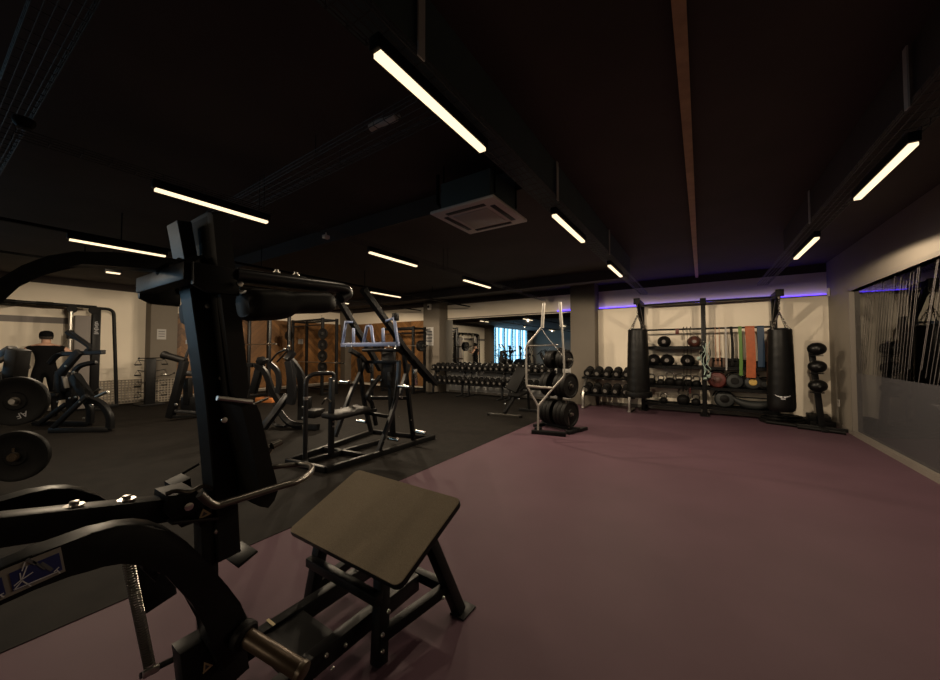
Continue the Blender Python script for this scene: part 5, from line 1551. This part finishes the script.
# ---------------------------------------------------------------- twin arm press between the foreground pad and the row machine
D3 = 6.1; c0 = hz(283, 430, 0)
tp = thing('chest_press_machine', 'black curved arm press machine between the foreground pad and the row machine', 'gym machine', (c0.x, c0.y, 0))
skeleton(tp, D3, [
    ('seat_rail', 'satin', .10, .10, [(263, 431, -.1), (288, 395, .1)], 0),
    ('floor_beam', 'black', .10, .10, [(276, 406, .5), (286, 420, .2), (298, 429, .1), (318, 429, .0)], 1),
    ('curved_post', 'satin', .10, .13, [(289, 361, 0), (291, 375, 0), (292, 395, 0), (290.5, 404, 0)], 1),
    ('curved_post', 'black', .10, .13, [(289, 359, .25), (296, 368, .25), (302, 382, .2), (302, 420, .1)], 1),
    ('top_link', 'satin', .09, .10, [(286.5, 360, 0), (293.5, 352, .1)], 0),
    ('pull_bar', 'black', .035, .035, [(270, 362, .2), (278, 353, .1), (288, 349, .05)], 'tube'),
    ('pull_bar', 'black', .03, .03, [(277, 362, .3), (288, 350, .2)], 'tube'),
    ('rear_arch', 'black', .08, .10, [(246, 365, .5), (258, 366, .5), (266, 374, .5), (272, 390, .5), (279, 402, .5)], 1),
    ('frame_leg', 'black', .10, .12, [(262, 359, .55), (253, 393, .55)], 0),
    ('side_arm', 'satin', .06, .09, [(269, 363, .4), (277, 371, .4), (279, 383, .4), (277, 393, .4)], 1),
    ('shoulder_cap', 'black', .16, .10, [(259, 359, .5), (265, 362, .5)], 0),
    ('foot_loop', 'black', .04, .05, [(272, 415, .3), (274, 424, .25), (284, 427, .2), (294, 424, .2)], 1),
    ('knee_bar', 'handle', .05, .05, [(268, 398, .5), (254, 404, .5)], 'tube'),
    ('end_foot', 'handle', .10, .06, [(302, 430, 0), (318, 429.5, .1)], 0),
])
MB().box(hd(306, 405, D3 + .3), (.16, .16, .30), Matrix.Rotation(R(20), 3, 'Z'), .03).build('counterweight', 'rub', tp)
MB().box(hd(314, 413, D3 + .15), (.26, .30, .14), Matrix.Rotation(R(20), 3, 'Z'), .03).build('seat', 'vinylpad', tp)
for u, v in ((285, 349), (289, 346), (303, 407), (303, 418)): MB().lathe([(0, 0), (.02, 0), (.02, .012), (0, .018)], hd(u, v, D3 - .1), (.4, -.9, 0), 10).build('bolt', 'zinc', tp)
t = thing('foam_block', 'orange foam block on the floor behind the curved arm press', 'foam block', hd(267, 399, 8.4))
p = hz(267, 402, 0); t.location = p; WM[t.name] = Matrix.Translation(p)
MB().box(p + V((0, 0, .06)), (.55, .25, .12), Matrix.Rotation(R(20), 3, 'Z'), .02).build('block', 'orangepad', t)
MB().box(p + V((0, 0, .121)), (.30, .12, .004), Matrix.Rotation(R(20), 3, 'Z')).build('top_patch', 'redball', t)

# ---------------------------------------------------------------- rack of cable attachments in front of the pillar
p0 = V((-11.82, 2.98, 0))
ar = thing('attachment_rack', 'dark floor rack hung with cable attachments in front of the left pillar', 'attachment rack', p0)
MB().box(p0 + V((0, 0, .60)), (.16, .20, 1.16), None, .01).build('post', 'black', ar)
MB().box(p0 + V((0, 0, .02)), (.55, .5, .04), None, .01).build('base_plate', 'black', ar)
pegs = []
for z in (1.12, .86, .58, .32):
    for s in (-1, 1):
        a = p0 + V((.04, s * .10, z)); b = p0 + V((.10, s * .26, z + .03)); pegs.append(b)
        MB().cyl(a, b, .010, seg=8).build('peg', 'satin', ar)
hrow = ['top', 'second', 'third', 'lowest']
for i, b in enumerate(pegs):
    lb = 'chrome stirrup grip on the %s %s peg of the attachment rack' % (hrow[i // 2], 'left' if i % 2 == 0 else 'right')
    t = thing('stirrup_grip', lb, 'cable grip', b, 'grips on the attachment rack')
    MB().tube([b + V((.0, 0, .012)), b + V((.01, -.07, -.12)), b + V((.01, .07, -.12))], .010, 6, closed=True).build('frame', 'handle', t)
    MB().cyl(b + V((.01, -.06, -.12)), b + V((.01, .06, -.12)), .018, seg=10).build('grip', 'rub' if i % 3 else 'chrome', t)
for i, (dy, z, lb) in enumerate(((-.02, 1.22, 'long chrome bar laid across the top of the attachment rack'), (.20, .74, 'chrome curl bar sticking out to the right of the attachment rack'))):
    c = p0 + V((.11, dy, z)); t = thing('attachment_bar', lb, 'cable bar', c)
    if i == 0: MB().tube([p0 + V((.0, -.22, 1.19)), p0 + V((.0, .2, 1.195))], .013, 8).build('bar', 'chrome', t)
    else: MB().tube(smooth_path([p0 + V((.09, .08, .70)), p0 + V((.12, .2, .74)), p0 + V((.12, .34, .73)), p0 + V((.12, .46, .79))]), .013, 8).build('bar', 'chrome', t)
    e = (p0 + V((.0, -.22, 1.19))) if i == 0 else (p0 + V((.12, .46, .79)))
    MB().ball(e, .022, (1, 1, 1), 12).build('bar_end', 'rub', t)

# ---------------------------------------------------------------- cardio machines by the garden window (seen in the mirror)
def cross_trainer(x, y, rz, label):
    t = thing('cross_trainer', label, 'exercise machine', (0, 0, 0), 'cross trainers by the window')
    MB().box((0, 0, .055), (.5, 1.6, .10), None, .03).build('base', 'black', t)
    MB().cyl((-.2, .55, .42), (.2, .55, .42), .34, seg=28).build('flywheel_cover', 'matt', t)
    MB().bar((0, .35, .1), (0, .45, 1.55), .10, .12, (0, 1, 0)).build('mast', 'black', t)
    MB().box((0, .42, 1.58), (.42, .10, .30), Matrix.Rotation(R(-20), 3, 'X'), .03).build('console', 'matt', t)
    for s in (-1, 1):
        MB().tube(fillet([(s * .28, .35, .55), (s * .28, .25, 1.2), (s * .27, .05, 1.65)], .1), .02, 8).build('arm_lever', 'black', t)
        MB().box((s * .16, -.25, .32), (.17, .42, .05), Matrix.Rotation(R(8 * s), 3, 'X'), .015).build('pedal', 'matt', t)
        MB().bar((s * .16, -.2, .29), (s * .2, .5, .42), .05, .05).build('pedal_bar', 'satin', t)
    place(t, (x, y, .004), (0, 0, rz)); return t
for i, (x, y, lb) in enumerate(((-10.9, -3.4, 'dark cross trainer by the window, nearest the cable machine'), (-10.8, -4.9, 'dark cross trainer by the window, in the middle of three'), (-10.9, -6.5, 'dark cross trainer by the window, furthest from the cable machine'))):
    cross_trainer(x, y, R(80), lb)
for i, (y, s, lb) in enumerate(((-3.05, 1.0, 'leafy green plant at the window end beside the pillar'), (-4.1, .8, 'leafy green plant at the window between two cross trainers'))):
    t = thing('potted_plant', lb, 'plant', (-12.1, y, 0), 'plants at the window'); rnd = random.Random(20 + i)
    MB().lathe([(0, 0), (.14, 0), (.19, .32), (.17, .33), (.16, .28), (0, .28)], (-12.1, y, .004), (0, 0, 1), 20).build('pot', 'matt', t)
    mb = MB()
    for k in range(90):
        a = rnd.uniform(0, 6.28); h = rnd.uniform(.3, 1.5) * s; r = rnd.uniform(.05, .34)
        c = V((-12.1 + r * math.cos(a), y + r * math.sin(a), .25 + h)); d = V((math.cos(a), math.sin(a), rnd.uniform(-.2, .8))).normalized(); sd = d.cross(V((0, 0, 1))).normalized() * .035
        mb.prism([c, c + d * .08 + sd, c + d * .2, c + d * .08 - sd], (0, 0, .002))
    mb.build('foliage', 'leaf', t)
    MB().tube(smooth_path([(-12.1, y, .28), (-12.08, y + .03, .8), (-12.12, y - .02, 1.5 * s)]), .02, 8).build('stem', 'brownfab', t)
rc = hd(17, 456, D1) + nrm * .03
t = thing('plate_collar', 'small copper coloured collar at the hub of the lower left plate', 'collar', rc)
MB().lathe([(.026, 0), (.036, 0), (.040, .015), (.036, .03), (.026, .03)], rc, nrm, 18).build('ring', 'hornm', t)
MB().cyl(rc + nrm * .015 + V((0, 0, .05)), rc + nrm * .015 + V((0, 0, .085)), .008, seg=8).build('lever', 'hornm', t)
# ================================================================ world, view
wd = bpy.data.worlds.new('world'); sc.world = wd; wd.use_nodes = True
wd.node_tree.nodes['Background'].inputs[0].default_value = (.02, .02, .025, 1)
wd.node_tree.nodes['Background'].inputs[1].default_value = .3
sc.view_settings.view_transform = 'Standard'; sc.view_settings.look = 'None'
sc.view_settings.gamma = 1.0; sc.view_settings.use_curve_mapping = False
sc.view_settings.exposure = -.2
sc.cycles.use_denoising = True
sc.cycles.max_bounces = 8; sc.cycles.diffuse_bounces = 4; sc.cycles.transparent_max_bounces = 16
sc.cycles.caustics_reflective = False; sc.cycles.caustics_refractive = False
sc.cycles.sample_clamp_indirect = 4.0
